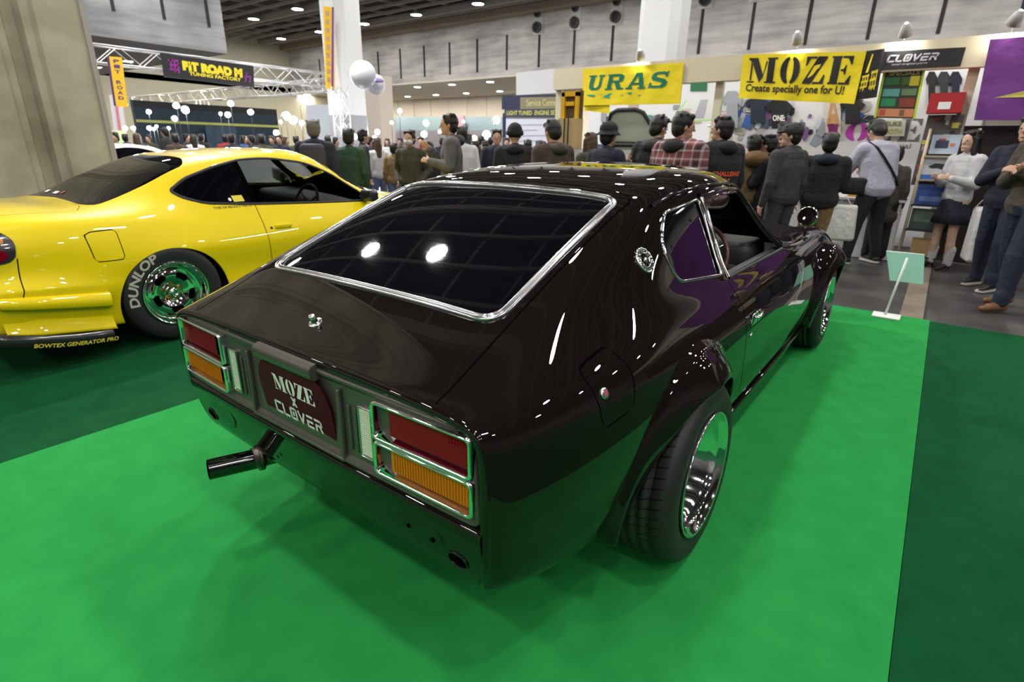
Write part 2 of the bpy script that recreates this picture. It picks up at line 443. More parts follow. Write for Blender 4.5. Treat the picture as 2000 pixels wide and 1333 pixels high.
# left overhang, its soffit and the wall behind
mb = MB(); mb.box((-1.0, 30.4, 7.8), (31.6, .8, 4.0)); mb.box((14.4, 39.9, 7.8), (.8, 18, 4.0)); mb.m = 1
for k in range(6): mb.box((14.05-k*2.1, 29.985, 8.3), (.13, .05, 3.0))
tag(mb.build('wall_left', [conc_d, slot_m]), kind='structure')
mb = MB(); mb.box((-1.0, 39.5, SOFFIT_Z-.06), (31.6, 19, .12)); tag(mb.build('trim_5', mat('soffit_grey', (.27, .27, .27), rough=.9)), kind='structure')
mb = MB(); mb.box((10, 48.5, 3), (62, .3, 6.2)); mb.box((28, 48.5, 8), (28, .3, 4.6)); tag(mb.build('wall_back_left', mat('cream_green_wall', (.58, .56, .42), rough=.85)), kind='structure')
mb = MB(); mb.box((6, -30, 5), (52, .3, 11)); tag(mb.build('wall_right', conc), kind='structure')
mb = MB(); mb.box((-17, 10, 5), (.3, 82, 11)); tag(mb.build('wall_rear', conc), kind='structure')
# pillars
mb = MB(); mb.prism(rounded([(13.9, 19.25), (15.2, 19.25), (15.2, 20.75), (13.9, 20.75)], .3, 1), -.01, CEIL_Z+1, axis='z'); mb.m = 1; mb.prism(rounded([(13.88, 19.23), (15.22, 19.23), (15.22, 20.77), (13.88, 20.77)], .3, 1), -.005, 2.5, axis='z')
tag(mb.build('pillar', [white_p, mat('pillar_grey', (.30, .30, .33), rough=.6)]), 'tall white octagonal hall pillar with grey foot beside the truss', 'pillar')
mb = MB(); mb.prism(rounded([(23.2, 8.98), (24.9, 8.98), (24.9, 10.85), (23.2, 10.85)], .35, 1), -.01, CEIL_Z+1, axis='z')
tag(mb.build('pillar', white_p), 'white hall pillar rising behind the green lettered yellow banner', 'pillar')
mb = MB(); mb.box((26.2, 31.9, 2.9), (1.2, 1.9, 5.8)); tag(mb.build('pillar', mat('pillar_cream', (.62, .56, .50), rough=.7)), 'short cream pillar under the soffit behind the white balloon', 'pillar')
mb = MB(); mb.box((11.5, 44, 2.9), (1.0, 1.0, 5.8)); tag(mb.build('pillar', MATS['pillar_cream']), 'distant cream pillar behind the hanging black banner', 'pillar')
# near concrete column on the left with vertical reveals
mb = MB(); yF = 5.95
prof_c = [(.78, yF), (.78, 7.6), (-3.8, 7.6), (-3.8, yF), (.04, yF), (.07, yF+.05), (.12, yF+.05), (.15, yF+.14), (.24, yF+.14), (.27, yF+.04), (.34, yF+.04), (.37, yF), (.72, yF)]
mb.prism(prof_c, -.01, CEIL_Z+1, axis='z'); mb.m = 1; mb.box((.765, yF-.012, 4.7), (.05, .03, 9.4))
tag(mb.build('concrete_column', [conc_col, mat('steel_edge', (.42, .40, .40), rough=.5, metal=.3)]), 'massive rough grey concrete column behind the yellow coupe', 'column')
# ceiling lamps
lampm = mat('lamp_glow', (1, 1, 1), emit=(1, .97, .92), es=LAMP_E); fit = mat('lamp_housing', (.5, .5, .5), rough=.5)
lamp0 = None; LG = 'round ceiling lamps in the dark grid'
HOT = {(4.2, 12.0), (4.2, 8.9)}
q_ = MB(); q_.lathe([(.001, -.015), (.33, -.015)], n=20); q_o = q_.build('bright_diffuser', mat('bright_lamp_glow', (1, 1, 1), emit=(1, .98, .95), es=LAMP_E*5)); hot_mesh = q_o.data; bpy.data.objects.remove(q_o)
def ceiling_lamp(x, y):
    global lamp0
    if lamp0 is None:
        lamp0 = empty('ceiling_lamp', 'round white high bay lamp hanging in the dark ceiling grid', 'lamp', (x, y, CEIL_Z-.1), group=LG)
        m_ = MB(); m_.lathe([(.001, .35), (.10, .33), (.16, .2), (.34, .0), (.36, .0), (.36, -.02), (.33, -.02)], n=20); m_.build('housing', fit, lamp0)
        m_ = MB(); m_.lathe([(.001, -.015), (.33, -.015)], n=20); m_.build('diffuser', lampm, lamp0)
    else:
        c = copy_tree(lamp0); c.location = (x, y, CEIL_Z-.1)
        if (x, y) in HOT:
            for d_ in c.children:
                if d_.name.startswith('diffuser'): d_.data = hot_mesh
XS = [26.7, 21.5, 16.3, 10.6, 4.2, -1.4, -6.6, -11.8]
for x in XS:
    for k in range(-7, 5):
        y = 22.9+5.25*k
        if x == 4.2 and k in (-2, -3): y = {-2: 12.0, -3: 8.9}[k]
        if x < 15 and y > 29.5: continue
        if y > 46 or abs(x-24) < .1: continue
        ceiling_lamp(x, y)
dl0 = None
def downlight(x, y):
    global dl0
    if dl0 is None:
        dl0 = empty('downlight', 'small round recessed downlight in the soffit', 'lamp', (x, y, SOFFIT_Z-.125), group='recessed downlights under the overhang')
        m_ = MB(); m_.lathe([(.30, .01), (.30, -.02), (.25, -.02)], n=16); m_.build('trim_ring', fit, dl0)
        m_ = MB(); m_.lathe([(.25, -.015), (.001, -.015)], n=16); m_.build('diffuser', mat('downlight_glow', (1, 1, 1), emit=(1, .90, .76), es=230), dl0)
    else:
        c = copy_tree(dl0); c.location = (x, y, SOFFIT_Z-.125)
for x in (31.2, 37.0):
    for k in range(-6, 7): downlight(x+.3, 25.9+3.72*k)
for x in (3, 8, 13): 
    for y in (33, 38, 43): downlight(x, y)
# wall air nozzles
noz0 = None
for y, z in [(20.8, 0), (18.1, 0), (15.4, 0), (10.35, .25), (7.8, .25)]:
    if noz0 is None:
        noz0 = empty('air_nozzle', 'x', 'vent', (29.97, y, 8.35+z)); pl_ = MB(); pl_.box((0, 0, .35), (.05, .75, 1.5)); pl_.build('mounting_plate', mat('nozzle_plate', (.5, .5, .5), rough=.6), noz0)
        for zz, r in ((.75, .20), (.0, .30)):
            m_ = MB(); m_.lathe([(r, -.02), (r*1.05, -.22), (r*.9, -.24), (r*.75, -.05)], (0, 0, zz), axis='x', n=20); N1 = m_.build('nozzle_ring', mat('nozzle_dark', (.06, .06, .06), rough=.5), noz0)
            m_ = MB(); m_.lathe([(r*.8, -.08), (.001, -.08)], (0, 0, zz), axis='x', n=20); m_.build('nozzle_throat', slot_m, N1)
        n_ = noz0
    else:
        n_ = copy_tree(noz0); n_.location = (29.97, y, 8.35+z)
    n_['label'] = {20.8: 'leftmost of the round twin air nozzles high on the concrete wall', 18.1: 'second round twin air nozzle from the left on the concrete wall', 15.4: 'round twin air nozzle on the concrete wall just left of the white pillar', 10.35: 'round air nozzle on the concrete wall just right of the white pillar', 7.8: 'rightmost round air nozzle high on the concrete wall'}[y]
    n_['group'] = 'twin air nozzles on the concrete wall'
# ------------------------------------------------------------------ lettering
def arcpts(cx, cy, rx, ry, a0, a1, n=14): return [(cx+rx*math.cos(math.radians(a0+(a1-a0)*i/n)), cy+ry*math.sin(math.radians(a0+(a1-a0)*i/n))) for i in range(n+1)]
def cres(cx, a0, a1, ro=.36, ri=.10):
    return arcpts(cx, .5, ro, .52, a0, a1)+arcpts(cx, .5, ri, .42, a1, a0)
STENCIL = {   # heavy stencil capitals, unit height: (width, polygons)
 'M': (1.2, [[(0, 0), (.3, 0), (.3, .06), (0, .06)], [(.11, .09), (.18, .09), (.18, .72), (.11, .88)], [(0, 1), (.36, 1), (.655, .28), (.52, .0), (.14, .84), (0, .94)],
             [(.6, .06), (.64, .2), (.77, .82), (.72, .9)], [(.8, .06), (1.07, .06), (1.07, .94), (.8, .94)], [(.72, 0), (1.17, 0), (1.17, .06), (.72, .06)], [(.76, .94), (1.17, .94), (1.17, 1), (.76, 1)]]),
 'O': (.86, [cres(.37, 97, 263), cres(.43, -83, 83)]),
 'Z': (.86, [[(.04, .66), (.08, .66), (.2, .93), (.42, .93), (.42, 1), (.04, 1)], [(.46, 1), (.8, 1), (.8, .95), (.36, .06), (.02, .06), (.02, .0), (.06, 0)][:4]+[(.3, .0), (.0, .0), (.0, .05)], [(.36, 0), (.8, 0), (.8, .34), (.76, .34), (.64, .07), (.40, .07)]]),
 'E': (.82, [[(.06, .06), (.34, .06), (.34, .94), (.06, .94)], [(0, 0), (.36, 0), (.36, .06), (0, .06)], [(0, .94), (.36, .94), (.36, 1), (0, 1)],
             [(.39, .93), (.58, .93), (.72, .7), (.76, .7), (.76, 1), (.39, 1)], [(.39, .47), (.48, .47), (.54, .34), (.58, .34), (.58, .68), (.54, .68), (.48, .54), (.39, .54)], [(.39, 0), (.78, 0), (.78, .32), (.74, .32), (.6, .07), (.39, .07)]]),
}
SLAB = {  # wide slab serif capitals
 'U': (1.05, [[(-.05, 1), (.42, 1), (.42, .90), (.33, .90), (.33, .30), (.40, .16), (.55, .16), (.66, .30), (.66, .90), (.57, .90), (.57, 1), (.95, 1), (.95, .90), (.82, .90), (.82, .25), (.66, .02), (.28, .0), (.10, .14), (.06, .30), (.06, .90), (-.05, .90)]]),
 'R': (1.15, [[(-.05, 1), (.75, 1), (.95, .88), (.95, .58), (.80, .48), (.28, .48), (.28, .60), (.62, .60), (.66, .66), (.66, .80), (.62, .85), (.28, .85), (.28, .10), (.38, .10), (.38, 0), (-.06, 0), (-.06, .10), (.04, .10), (.04, .90), (-.05, .90)], [(.42, .50), (.70, .50), (.92, .10), (1.06, .10), (1.06, 0), (.66, 0)]]),
 'A': (1.15, [[(.36, 1), (.72, 1), (1.0, .10), (1.10, .10), (1.10, 0), (.66, 0), (.66, .10), (.74, .10), (.52, .82), (.24, .10), (.34, .10), (.34, 0), (-.06, 0), (-.06, .10), (.06, .10), (.36, .88)], [(.30, .26), (.72, .26), (.69, .38), (.34, .38)]]),
 'S': (1.05, [[(.90, 1.02), (.90, .68), (.80, .68), (.72, .84), (.36, .86), (.28, .76), (.34, .66), (.80, .54), (.98, .36), (.94, .12), (.76, 0), (.24, 0), (.12, .06), (.04, -.02), (.0, -.02), (.0, .34), (.10, .34), (.18, .16), (.62, .14), (.70, .26), (.62, .36), (.16, .48), (.02, .64), (.06, .88), (.24, 1), (.70, 1), (.80, .95), (.84, 1.02)]]),
}
STROKE = {   # square techno capitals: polylines
 'C': (.95, [[(.85, 1), (.1, 1), (0, .9), (0, .1), (.1, 0), (.85, 0)]]), 'L': (.85, [[(0, 1), (0, .1), (.1, 0), (.72, 0)]]),
 'O': (.95, [[(.12, 1), (.68, 1), (.8, .88), (.8, .12), (.68, 0), (.12, 0), (0, .12), (0, .88), (.12, 1)], [(.4, .36), (.4, .64)]]),
 'V': (.95, [[(0, 1), (.38, 0), (.8, 1)]]), 'E': (.9, [[(.05, 1), (.75, 1)], [(0, .5), (.72, .5)], [(.05, 0), (.75, 0)], [(0, .5), (0, 0)]]),
 'R': (.95, [[(0, 1), (.7, 1), (.8, .9), (.8, .6), (.7, .5), (.05, .5), (.05, 0)], [(.5, .5), (.8, 0)]]),
 'X': (.8, [[(0, 0), (.7, 1)], [(0, 1), (.7, 0)]]), 'x': (.7, [[(0, 0), (.5, .8)], [(0, .8), (.5, 0)]]), ' ': (.5, []),
}
def letters(kind, text, h, th=.2, gap=.08, shear=0.0, wx=1.0):
    """returns 2D polygons centred at the origin"""
    polys = []; x = 0
    for ch in text:
        w, g = {'stencil': STENCIL, 'slab': SLAB, 'stroke': STROKE}[kind][ch]
        if kind != 'stroke':
            for p in g: polys.append([(x+a, b) for a, b in p])
        else:
            for line in g:
                for (a, b), (c, d) in zip(line[:-1], line[1:]):
                    v = Vector((c-a, d-b)); L = v.length or 1; v /= L; n = Vector((-v.y, v.x))*th/2; e = v*th*.35
                    polys.append([(x+a-e.x+n.x, b-e.y+n.y), (x+a-e.x-n.x, b-e.y-n.y), (x+c+e.x-n.x, d+e.y-n.y), (x+c+e.x+n.x, d+e.y+n.y)])
        x += w+gap
    W_ = x-gap
    return [[((a-W_/2+shear*(b-.5))*h*wx, (b-.5)*h) for a, b in p] for p in polys]
def font_polys(text, h, bold=0.0, shear=0.0, wx=1.0, align='CENTER', serif=False):
    """triangulated outlines of the built-in font as 2D polygons"""
    c = bpy.data.curves.new('text', 'FONT'); c.body = text; c.size = h*1.38; c.shear = shear; c.offset = bold*h; c.align_x = align; c.fill_mode = 'BOTH'; c.resolution_u = 3
    o = bpy.data.objects.new('text', c); COL.objects.link(o)
    dg = bpy.context.evaluated_depsgraph_get(); me = bpy.data.meshes.new_from_object(o.evaluated_get(dg))
    ps = [[(me.vertices[i].co.x*wx, me.vertices[i].co.y-h*.5) for i in p.vertices] for p in me.polygons]
    bpy.data.meshes.remove(me); bpy.data.objects.remove(o); bpy.data.curves.remove(c)
    return ps
def put_polys(mb, polys, origin, ex, ey, warp=None):
    """lay 2D polygons on a plane (origin, ex, ey) or through a warp function"""
    ex, ey, o = Vector(ex), Vector(ey), Vector(origin)
    for p in polys:
        vs = [warp(a, b) if warp else o+ex*a+ey*b for a, b in p]
        mb.add(vs, [tuple(range(len(vs)))], False)
# ------------------------------------------------------------------ black fastback coupe
paint = two_sided(mat('black_maroon_paint', (.0078, .0053, .0048), rough=.5, coat=1.0, coatr=.006, spec=.0))
paint_s = mat('black_maroon_paint_small', (.0078, .0053, .0048), rough=.5, coat=1.0, coatr=.006, spec=.0)
black_rub = mat('black_rubber', (.012, .012, .012), rough=.6)
seam_m = mat('panel_gap_black', (.002, .002, .002), rough=.9, spec=0)
chrome = mat('chrome', (.86, .87, .88), rough=.06, metal=1)
satin = mat('satin_steel', (.50, .50, .51), rough=.2, metal=1)
panel_m = mat('charcoal_tail_panel', (.12, .112, .098), rough=.36, metal=.5)
dark_in = mat('dark_interior', (.014, .014, .015), rough=.75)
vinyl = mat('black_vinyl', (.03, .03, .032), rough=.5)
tint = mat('dark_tinted_glass', (.002, .002, .004), rough=.02, spec=.6)
clear = mat('clear_glass', (.9, .95, .93), rough=0, trans=1.0, ior=1.05)
rows = [
 ([-.865]*7+[-.864, -.862, -.858, -.845, -.83, -.82], [(0, .819), (.25, .818), (.44, .816), (.548, .812), (.612, .806), (.653, .795), (.675, .775), (.688, .735), (.692, .66), (.689, .56), (.679, .46), (.662, .385), (.632, .352)]),
 ([-.80]*13, [(0, .846), (.25, .845), (.44, .842), (.55, .835), (.622, .825), (.672, .808), (.702, .78), (.719, .735), (.723, .66), (.720, .56), (.709, .45), (.689, .37), (.656, .335)]),
 (-.62, [(0, .929), (.25, .927), (.44, .921), (.555, .910), (.63, .888), (.69, .853), (.74, .806), (.765, .75), (.772, .66), (.768, .56), (.755, .44), (.728, .335), (.69, .30)]),
 (-.36, [(0, 1.040), (.25, 1.038), (.43, 1.031), (.54, 1.017), (.60, .985), (.665, .915), (.735, .848), (.787, .778), (.803, .69), (.803, .57), (.79, .43), (.757, .31), (.71, .265)]),
 (-.12, [(0, 1.137), (.25, 1.134), (.42, 1.126), (.525, 1.107), (.582, 1.065), (.645, .98), (.71, .885), (.785, .79), (.812, .69), (.813, .57), (.803, .43), (.77, .30), (.72, .255)]),
 (.08, [(0, 1.204), (.25, 1.200), (.415, 1.190), (.515, 1.168), (.575, 1.118), (.645, 1.0), (.705, .89), (.785, .79), (.815, .69), (.817, .57), (.808, .43), (.778, .30), (.73, .255)]),
 (.30, [(0, 1.242), (.25, 1.237), (.41, 1.224), (.51, 1.197), (.575, 1.135), (.65, .995), (.71, .880), (.785, .79), (.817, .69), (.82, .57), (.812, .43), (.78, .30), (.73, .255)]),
 (.62, [(0, 1.264), (.25, 1.259), (.405, 1.246), (.505, 1.216), (.575, 1.145), (.65, .99), (.715, .868), (.78, .79), (.816, .69), (.82, .57), (.812, .43), (.782, .30), (.73, .255)]),
 (.95, [(0, 1.266), (.25, 1.261), (.40, 1.246), (.497, 1.214), (.565, 1.145), (.645, .985), (.715, .860), (.775, .79), (.812, .69), (.82, .57), (.812, .43), (.782, .30), (.73, .255)]),
 (1.22, [(0, 1.240), (.25, 1.235), (.39, 1.216), (.48, 1.176), (.56, 1.10), (.645, .96), (.718, .853), (.775, .785), (.81, .69), (.82, .57), (.812, .43), (.782, .30), (.73, .255)]),
 (1.45, [(0, 1.125), (.25, 1.118), (.40, 1.09), (.50, 1.045), (.58, .985), (.66, .91), (.722, .848), (.775, .78), (.81, .685), (.818, .57), (.812, .43), (.782, .30), (.73, .255)]),
 (1.72, [(0, .985), (.25, .978), (.42, .955), (.53, .925), (.61, .893), (.67, .868), (.722, .840), (.773, .775), (.805, .68), (.815, .57), (.81, .43), (.782, .30), (.73, .255)]),
 (1.98, [(0, .925), (.25, .918), (.42, .892), (.53, .872), (.61, .862), (.67, .852), (.722, .828), (.77, .765), (.80, .67), (.812, .57), (.808, .43), (.782, .30), (.73, .255)]),
 (2.35, [(0, .915), (.25, .905), (.42, .872), (.53, .856), (.61, .853), (.67, .845), (.72, .818), (.765, .75), (.797, .66), (.808, .56), (.805, .43), (.78, .30), (.73, .255)]),
 (2.75, [(0, .875), (.25, .865), (.42, .838), (.53, .828), (.61, .83), (.67, .825), (.72, .795), (.757, .73), (.785, .645), (.80, .55), (.80, .43), (.775, .30), (.72, .255)]),
 (3.12, [(0, .80), (.25, .79), (.42, .765), (.53, .762), (.61, .768), (.67, .76), (.71, .73), (.745, .68), (.768, .61), (.78, .53), (.78, .43), (.755, .31), (.70, .27)]),
 (3.38, [(0, .70), (.25, .692), (.42, .68), (.52, .675), (.60, .672), (.645, .66), (.68, .635), (.705, .60), (.72, .56), (.725, .50), (.72, .42), (.69, .33), (.64, .30)]),
 (3.46, [(0, .60), (.22, .595), (.38, .59), (.47, .585), (.54, .58), (.58, .575), (.61, .565), (.63, .55), (.64, .53), (.64, .48), (.63, .42), (.60, .36), (.56, .34)]),
]
BS = Surf(rows, su=9, sv=8)
CAR = empty('car', 'glossy black fastback sports coupe on the bright green carpet', 'car', (0, 0, 0))
F = BS.F
# hatch with rear window
hatch_poly = rounded([(-1.2, -.548), (.098, -.505), (.098, .505), (-1.2, .548)], [0, .06, .06, 0])
hatch, F = BS.split(F, f_top(hatch_poly))
gap_, F = BS.split(F, f_top(dense(hatch_poly, .1), w=.0065))
glass_poly = rounded([(-.612, -.497), (.034, -.478), (.034, .478), (-.612, .497)], [.065, .05, .05, .065])
glass, hatch = BS.split(hatch, f_top(glass_poly))
gaps = list(gap_)
doors = {}; DOOR = [(.525, .86), (.515, .80), (.52, .70), (.56, .52), (.66, .34), (.72, .27)]
DF = [(1.50, .86), (1.60, .80), (1.66, .70), (1.68, .45), (1.64, .27)]
QW = rounded([(.095, .925), (.075, 1.045), (.185, 1.128), (.515, 1.152), (.495, .885)], [.045, .05, .03, .02, .02])
DW = rounded([(.545, .872), (.565, 1.155), (1.135, 1.150), (1.225, 1.10), (1.475, .862)], [.02, .02, .04, .05, .01])
WS = rounded([(1.285, -.44), (1.72, -.575), (1.80, -.3), (1.82, 0), (1.80, .3), (1.72, .575), (1.285, .44), (1.26, 0)], [.03, .05, 0, 0, 0, .05, .03, 0])
wind, F = BS.split(F, f_top(WS, zmin=.86))
fuel_poly = rounded([(-.575, .845), (-.555, .700), (-.425, .715), (-.402, .808), (-.435, .865)], [.02, .02, .02, .02, .02])
qglass = {}; fuel_door = []
for sg in (-1, 1):
    circ = [(.36*math.cos(a), .315+.36*math.sin(a)) for a in np.linspace(0, 2*PI, 60, endpoint=False)]
    circ2 = [(2.605+.355*math.cos(a), .315+.355*math.sin(a)) for a in np.linspace(0, 2*PI, 60, endpoint=False)]
    _, F = BS.split(F, f_side(circ, sg)); _, F = BS.split(F, f_side(circ2, sg))
    qglass[sg], F = BS.split(F, f_side(QW, sg)); _, F = BS.split(F, f_side(DW, sg))
    g, F = gap(BS, F, DOOR, sg, .0035); gaps += g
    g, F = gap(BS, F, DF, sg, .0035); gaps += g
    dp = [(x, z) for x, z in DOOR]+[(x, z) for x, z in reversed(DF)]
    # frame above the belt belongs to the roof side; door skin below it
    d, F = BS.split(F, f_side(dp, sg)); doors[sg] = d
g, F = gap(BS, F, fuel_poly, -1, .0024, closed=True); gaps += g
fuel_door, F = BS.split(F, f_side(fuel_poly, -1))
# bonnet cut lines
bon = [(1.86, -.60), (2.4, -.585), (3.2, -.52)]
for sgn in (-1, 1):
    g, F = gap(BS, F, [(x, y*sgn) for x, y in bon], 0, .003, plane='xy'); gaps += [q for q in g]
BS.build('body_shell', F, paint, CAR, rim=.012)
for nm_, sel in (('panel_gap', lambda y: y > 0), ('panel_gap', lambda y: y <= 0)): BS.build(nm_, [q for q in gaps if sel(BS.V[q[0]].y)], seam_m, CAR, off=-.0012)
HT = BS.build('tailgate', hatch, paint, CAR, rim=.012)
RG = BS.build('rear_window', glass, tint, HT, off=-.002)
BS.build('windscreen', wind, clear, CAR, off=-.002)
DR = {}
for sg in (-1, 1):
    DR[sg] = BS.build('door', doors[sg], paint, CAR, rim=.012)
BS.build('quarter_window', qglass[-1], tint, CAR, off=-.006); BS.build('quarter_window', qglass[1], tint, CAR, off=-.006)
FD = BS.build('fuel_door', fuel_door, paint, CAR, off=-.0005)
# trims laid on the surface
def trim_top(poly, w, h, name, m, parent, groove=False, surf=None, step=.02, closed=True):
    surf = surf or BS; d = dense(poly, step, closed); pn = [surf.down(x, y) for x, y in d]
    mb = MB(); sweep(mb, [p for p, n in pn], [n for p, n in pn], prof(w, h, groove), closed)
    return mb.build(name, m, parent)
def trim_side(poly, sg, w, h, name, m, parent, surf=None, step=.02, closed=True, push=0.0):
    surf = surf or BS; d = dense(poly, step, closed); pn = [surf.side(x, z, sg) for x, z in d]
    mb = MB(); sweep(mb, [p+n*push for p, n in pn], [n for p, n in pn], prof(w, h), closed)
    return mb.build(name, m, parent)
trim_top(glass_poly, .024, .008, 'window_trim', satin, HT, groove=True)
# heater wires
mb = MB()
for i in range(11):
    x = -.55+i*.048; pn = [BS.down(x+.03*(k/10-1)**2*0, -.44+.044*k) for k in range(21)]
    mb.tube([p-n*.0018 for p, n in pn], .0004, 4, caps=False)
mb.build('heater_wire', mat('heater_wire', (.006, .005, .004), rough=.9, spec=0), RG)
for sg in (-1, 1):
    trim_side(QW, sg, .012, .006, 'window_trim', chrome, CAR)
    trim_side(dense([(.54, .868), (.553, 1.0), (.56, 1.158)], .02, False), sg, .014, .008, 'window_trim', chrome, DR[sg], closed=False)
    trim_side(dense([(.548, .868), (1.0, .862), (1.475, .858)], .03, False), sg, .016, .006, 'belt_trim', black_rub, DR[sg], closed=False)
    trim_side([(.545, 1.163), (.9, 1.168), (1.145, 1.158), (1.235, 1.105), (1.485, .866)], sg, .018, .010, 'door_frame', paint_s, DR[sg], closed=False)
    # drip rail
    pts = [(.12, 1.150), (.3, 1.175), (.6, 1.192), (.95, 1.190), (1.16, 1.168), (1.27, 1.10), (1.52, .87)]
    trim_side(dense(pts, .05, False), sg, .012, .012, 'drip_rail', paint_s, CAR, closed=False)
# windscreen surround
trim_top(WS, .022, .006, 'windscreen_trim', chrome, CAR)
# ---- tail: rounded lip, panel, valance
def tail_outline(inset, x):
    """points round the tail opening, from the lower right up over the top to the lower left"""
    base = [(-.615, .352), (-.645, .385), (-.662, .46), (-.672, .56), (-.675, .66), (-.671, .735), (-.658, .775), (-.637, .795), (-.60, .806), (-.545, .812), (-.44, .816), (-.25, .818), (0, .819)]
    return base
E_ = BS.S[0]   # end ring of the surface, across the tail
ring = [Vector(p) for p in E_]
if ring[0].y > 0: ring = ring[::-1]     # now from right (-y) over the top to left
cen = Vector((0, 0, .62))
def inset_ring(dx, d):
    out = []
    for i, p in enumerate(ring):
        a = ring[max(i-1, 0)]; b = ring[min(i+1, len(ring)-1)]; t = (b-a); t.x = 0; t.normalize(); n = Vector((0, t.z, -t.y))
        if n.dot(cen-p) < 0: n = -n
        out.append(p+n*d+Vector((dx, 0, 0)))
    return out
mb = MB(); mb.grid([inset_ring(*a) for a in ((0, 0), (-.006, .0015), (-.011, .005), (-.014, .011), (-.014, .018), (-.011, .024), (-.004, .028), (.004, .029), (.022, .030))], True)
mb.build('tail_lip', paint_s, CAR)
def bow(y): return -.012*(1-(y/.64)**2)
# tail panel: matte charcoal plate with rounded frame and recesses
PZ0, PZ1, PX = .548, .792, -.862
def panel_pt(y, z, d=0): return Vector((PX+bow(y)+d+(.81-z)*.0, y, z))
mb = MB(); n = 60
outl = rounded([(-.666, PZ0+.004), (-.658, .70), (-.646, PZ1), (.646, PZ1), (.658, .70), (.666, PZ0+.004)], [.03, 0, .04, .04, 0, .03], 8)
def ringz(poly, inset):
    c = []
    N = len(poly)
    for i in range(N):
        a = Vector(poly[i-1]); b = Vector(poly[(i+1) % N]); t = (b-a).normalized(); nrm = Vector((-t.y, t.x))
        p = Vector(poly[i]);
        if nrm.dot(Vector((0, .67))-p) < 0 and abs(p.x) < .6 or (abs(p.x) >= .6 and nrm.dot(Vector((0, .67))-p) < 0): nrm = -nrm
        c.append(p+nrm*inset)
    return c
outl = dense(outl, .03)
rings = []
for ins, dx in ((0, .02), (0, -.004), (.004, -.009), (.010, -.009), (.020, 0), (.024, .002)):
    rings.append([panel_pt(p.x, p.y, dx) for p in ringz(outl, ins)]+[])
for r in rings: r.append(r[0])
mb.grid(rings, True)
last = [p for p in ringz(outl, .024)]
# flat field as triangle strips between top and bottom outlines
ys = np.linspace(-.632, .632, 80)
mb.grid([[panel_pt(y, z, .002) for y in ys] for z in np.linspace(PZ0+.024, PZ1-.022, 6)], True)
TP = mb.build('tail_panel', panel_m, CAR)
# vertical ribs and reverse lamps, lights
lens_red = mat('red_lens', (.19, .0, .012), rough=.2, spec=.2)
lens_amb = mat('amber_lens', (.60, .19, .004), rough=.25)
lens_clr = mat('clear_lens', (.78, .80, .68), rough=.25, coat=1)
def quad_frame(mb, y0, y1, z0, z1, fr, dep, sgn, r=.012, x0=0.0):
    """chrome bezel: rounded frame with flared inner funnel"""
    o = rounded([(y0, z0), (y1, z0), (y1, z1), (y0, z1)], r, 5); N = len(o)
    cy, cz = (y0+y1)/2, (z0+z1)/2
    def ins(d): return [(cy+(p[0]-cy)*(1-2*d/abs(y1-y0)), cz+(p[1]-cz)*(1-2*d/abs(z1-z0))) for p in o]
    rr = []
    for d, x in ((0, .004), (0, -dep*.7), (fr*.25, -dep), (fr*.8, -dep), (fr, -dep*.8), (fr+.004, .006)):
        q = [panel_pt(a, b, x+x0) for a, b in ins(d)]; rr.append(q+[q[0]])
    mb.grid(rr, True)
lz = [(.676, .772), (.583, .674)]
for sg in (-1, 1):
    L = MB()
    L.box((PX-.004, sg*.505, .675), (.02, .01, .01)) if 0 else None
    lamp = MB(); quad_frame(lamp, sg*.352, sg*.653, .674, .775, .008, .022, sg, .014)
    quad_frame(lamp, sg*.352, sg*.655, .580, .671, .008, .022, sg, .014)
    LB = lamp.build('tail_lamp', chrome, CAR)
    # inner reflectors
    for (z0, z1, mm, nm) in ((.682, .767, lens_red, 'red_lens'), (.588, .664, lens_amb, 'amber_lens')):
        f = MB(); ya, yb = .360, .647
        f.grid([[panel_pt(sg*y, z, .006) for y in np.linspace(ya, yb, 8)] for z in (z0, z1)], False)
        f.build('reflector', chrome, LB)
        # lens body stands inside the funnel, leaving a chrome wedge at the inner end
        f = MB(); yl = .408; x_out = -.010
        pts = [[panel_pt(sg*y, z, x_out if (0 < j < 3) else .006) for y in [yl-.004, yl]+list(np.linspace(yl+.01, yb-.002, 10))+[yb]] for j, z in enumerate((z0+.010, z0+.013, z1-.003, z1))]
        f.grid(pts, False)
        if nm == 'amber_lens':
            for k in range(28):
                y = yl+.006+k*.0085; f.box(panel_pt(sg*y, (z0+z1)/2+.004, x_out-.0008), (.003, .004, z1-z0-.020))
        else:
            for j in range(3):
                for k in range(7): f.box(panel_pt(sg*(.585+k*.008), z1-.008-.008*j, x_out-.0005), (.002, .0055, .0055))
        f.build(nm, mm, LB)
    rv = MB(); 
    quad_frame(rv, sg*.286, sg*.336, .596, .737, .004, .008, sg, .006)
    RV = rv.build('reversing_lamp', satin, CAR)
    f = MB(); f.grid([[panel_pt(sg*y, z, -.002) for y in np.linspace(.289, .333, 3)] for z in (.599, .734)], False)
    for j in range(22):
        f.box(panel_pt(sg*.311, .606+.0057*j, -.004), (.003, .040, .003))
    f.build('lens', lens_clr, RV)
    rb = MB()
    for yy in (.270, .245): rb.box(panel_pt(sg*yy, .66, .0), (.008, .009, .125), bev=.003)
    rb.build('rib', panel_m, TP)
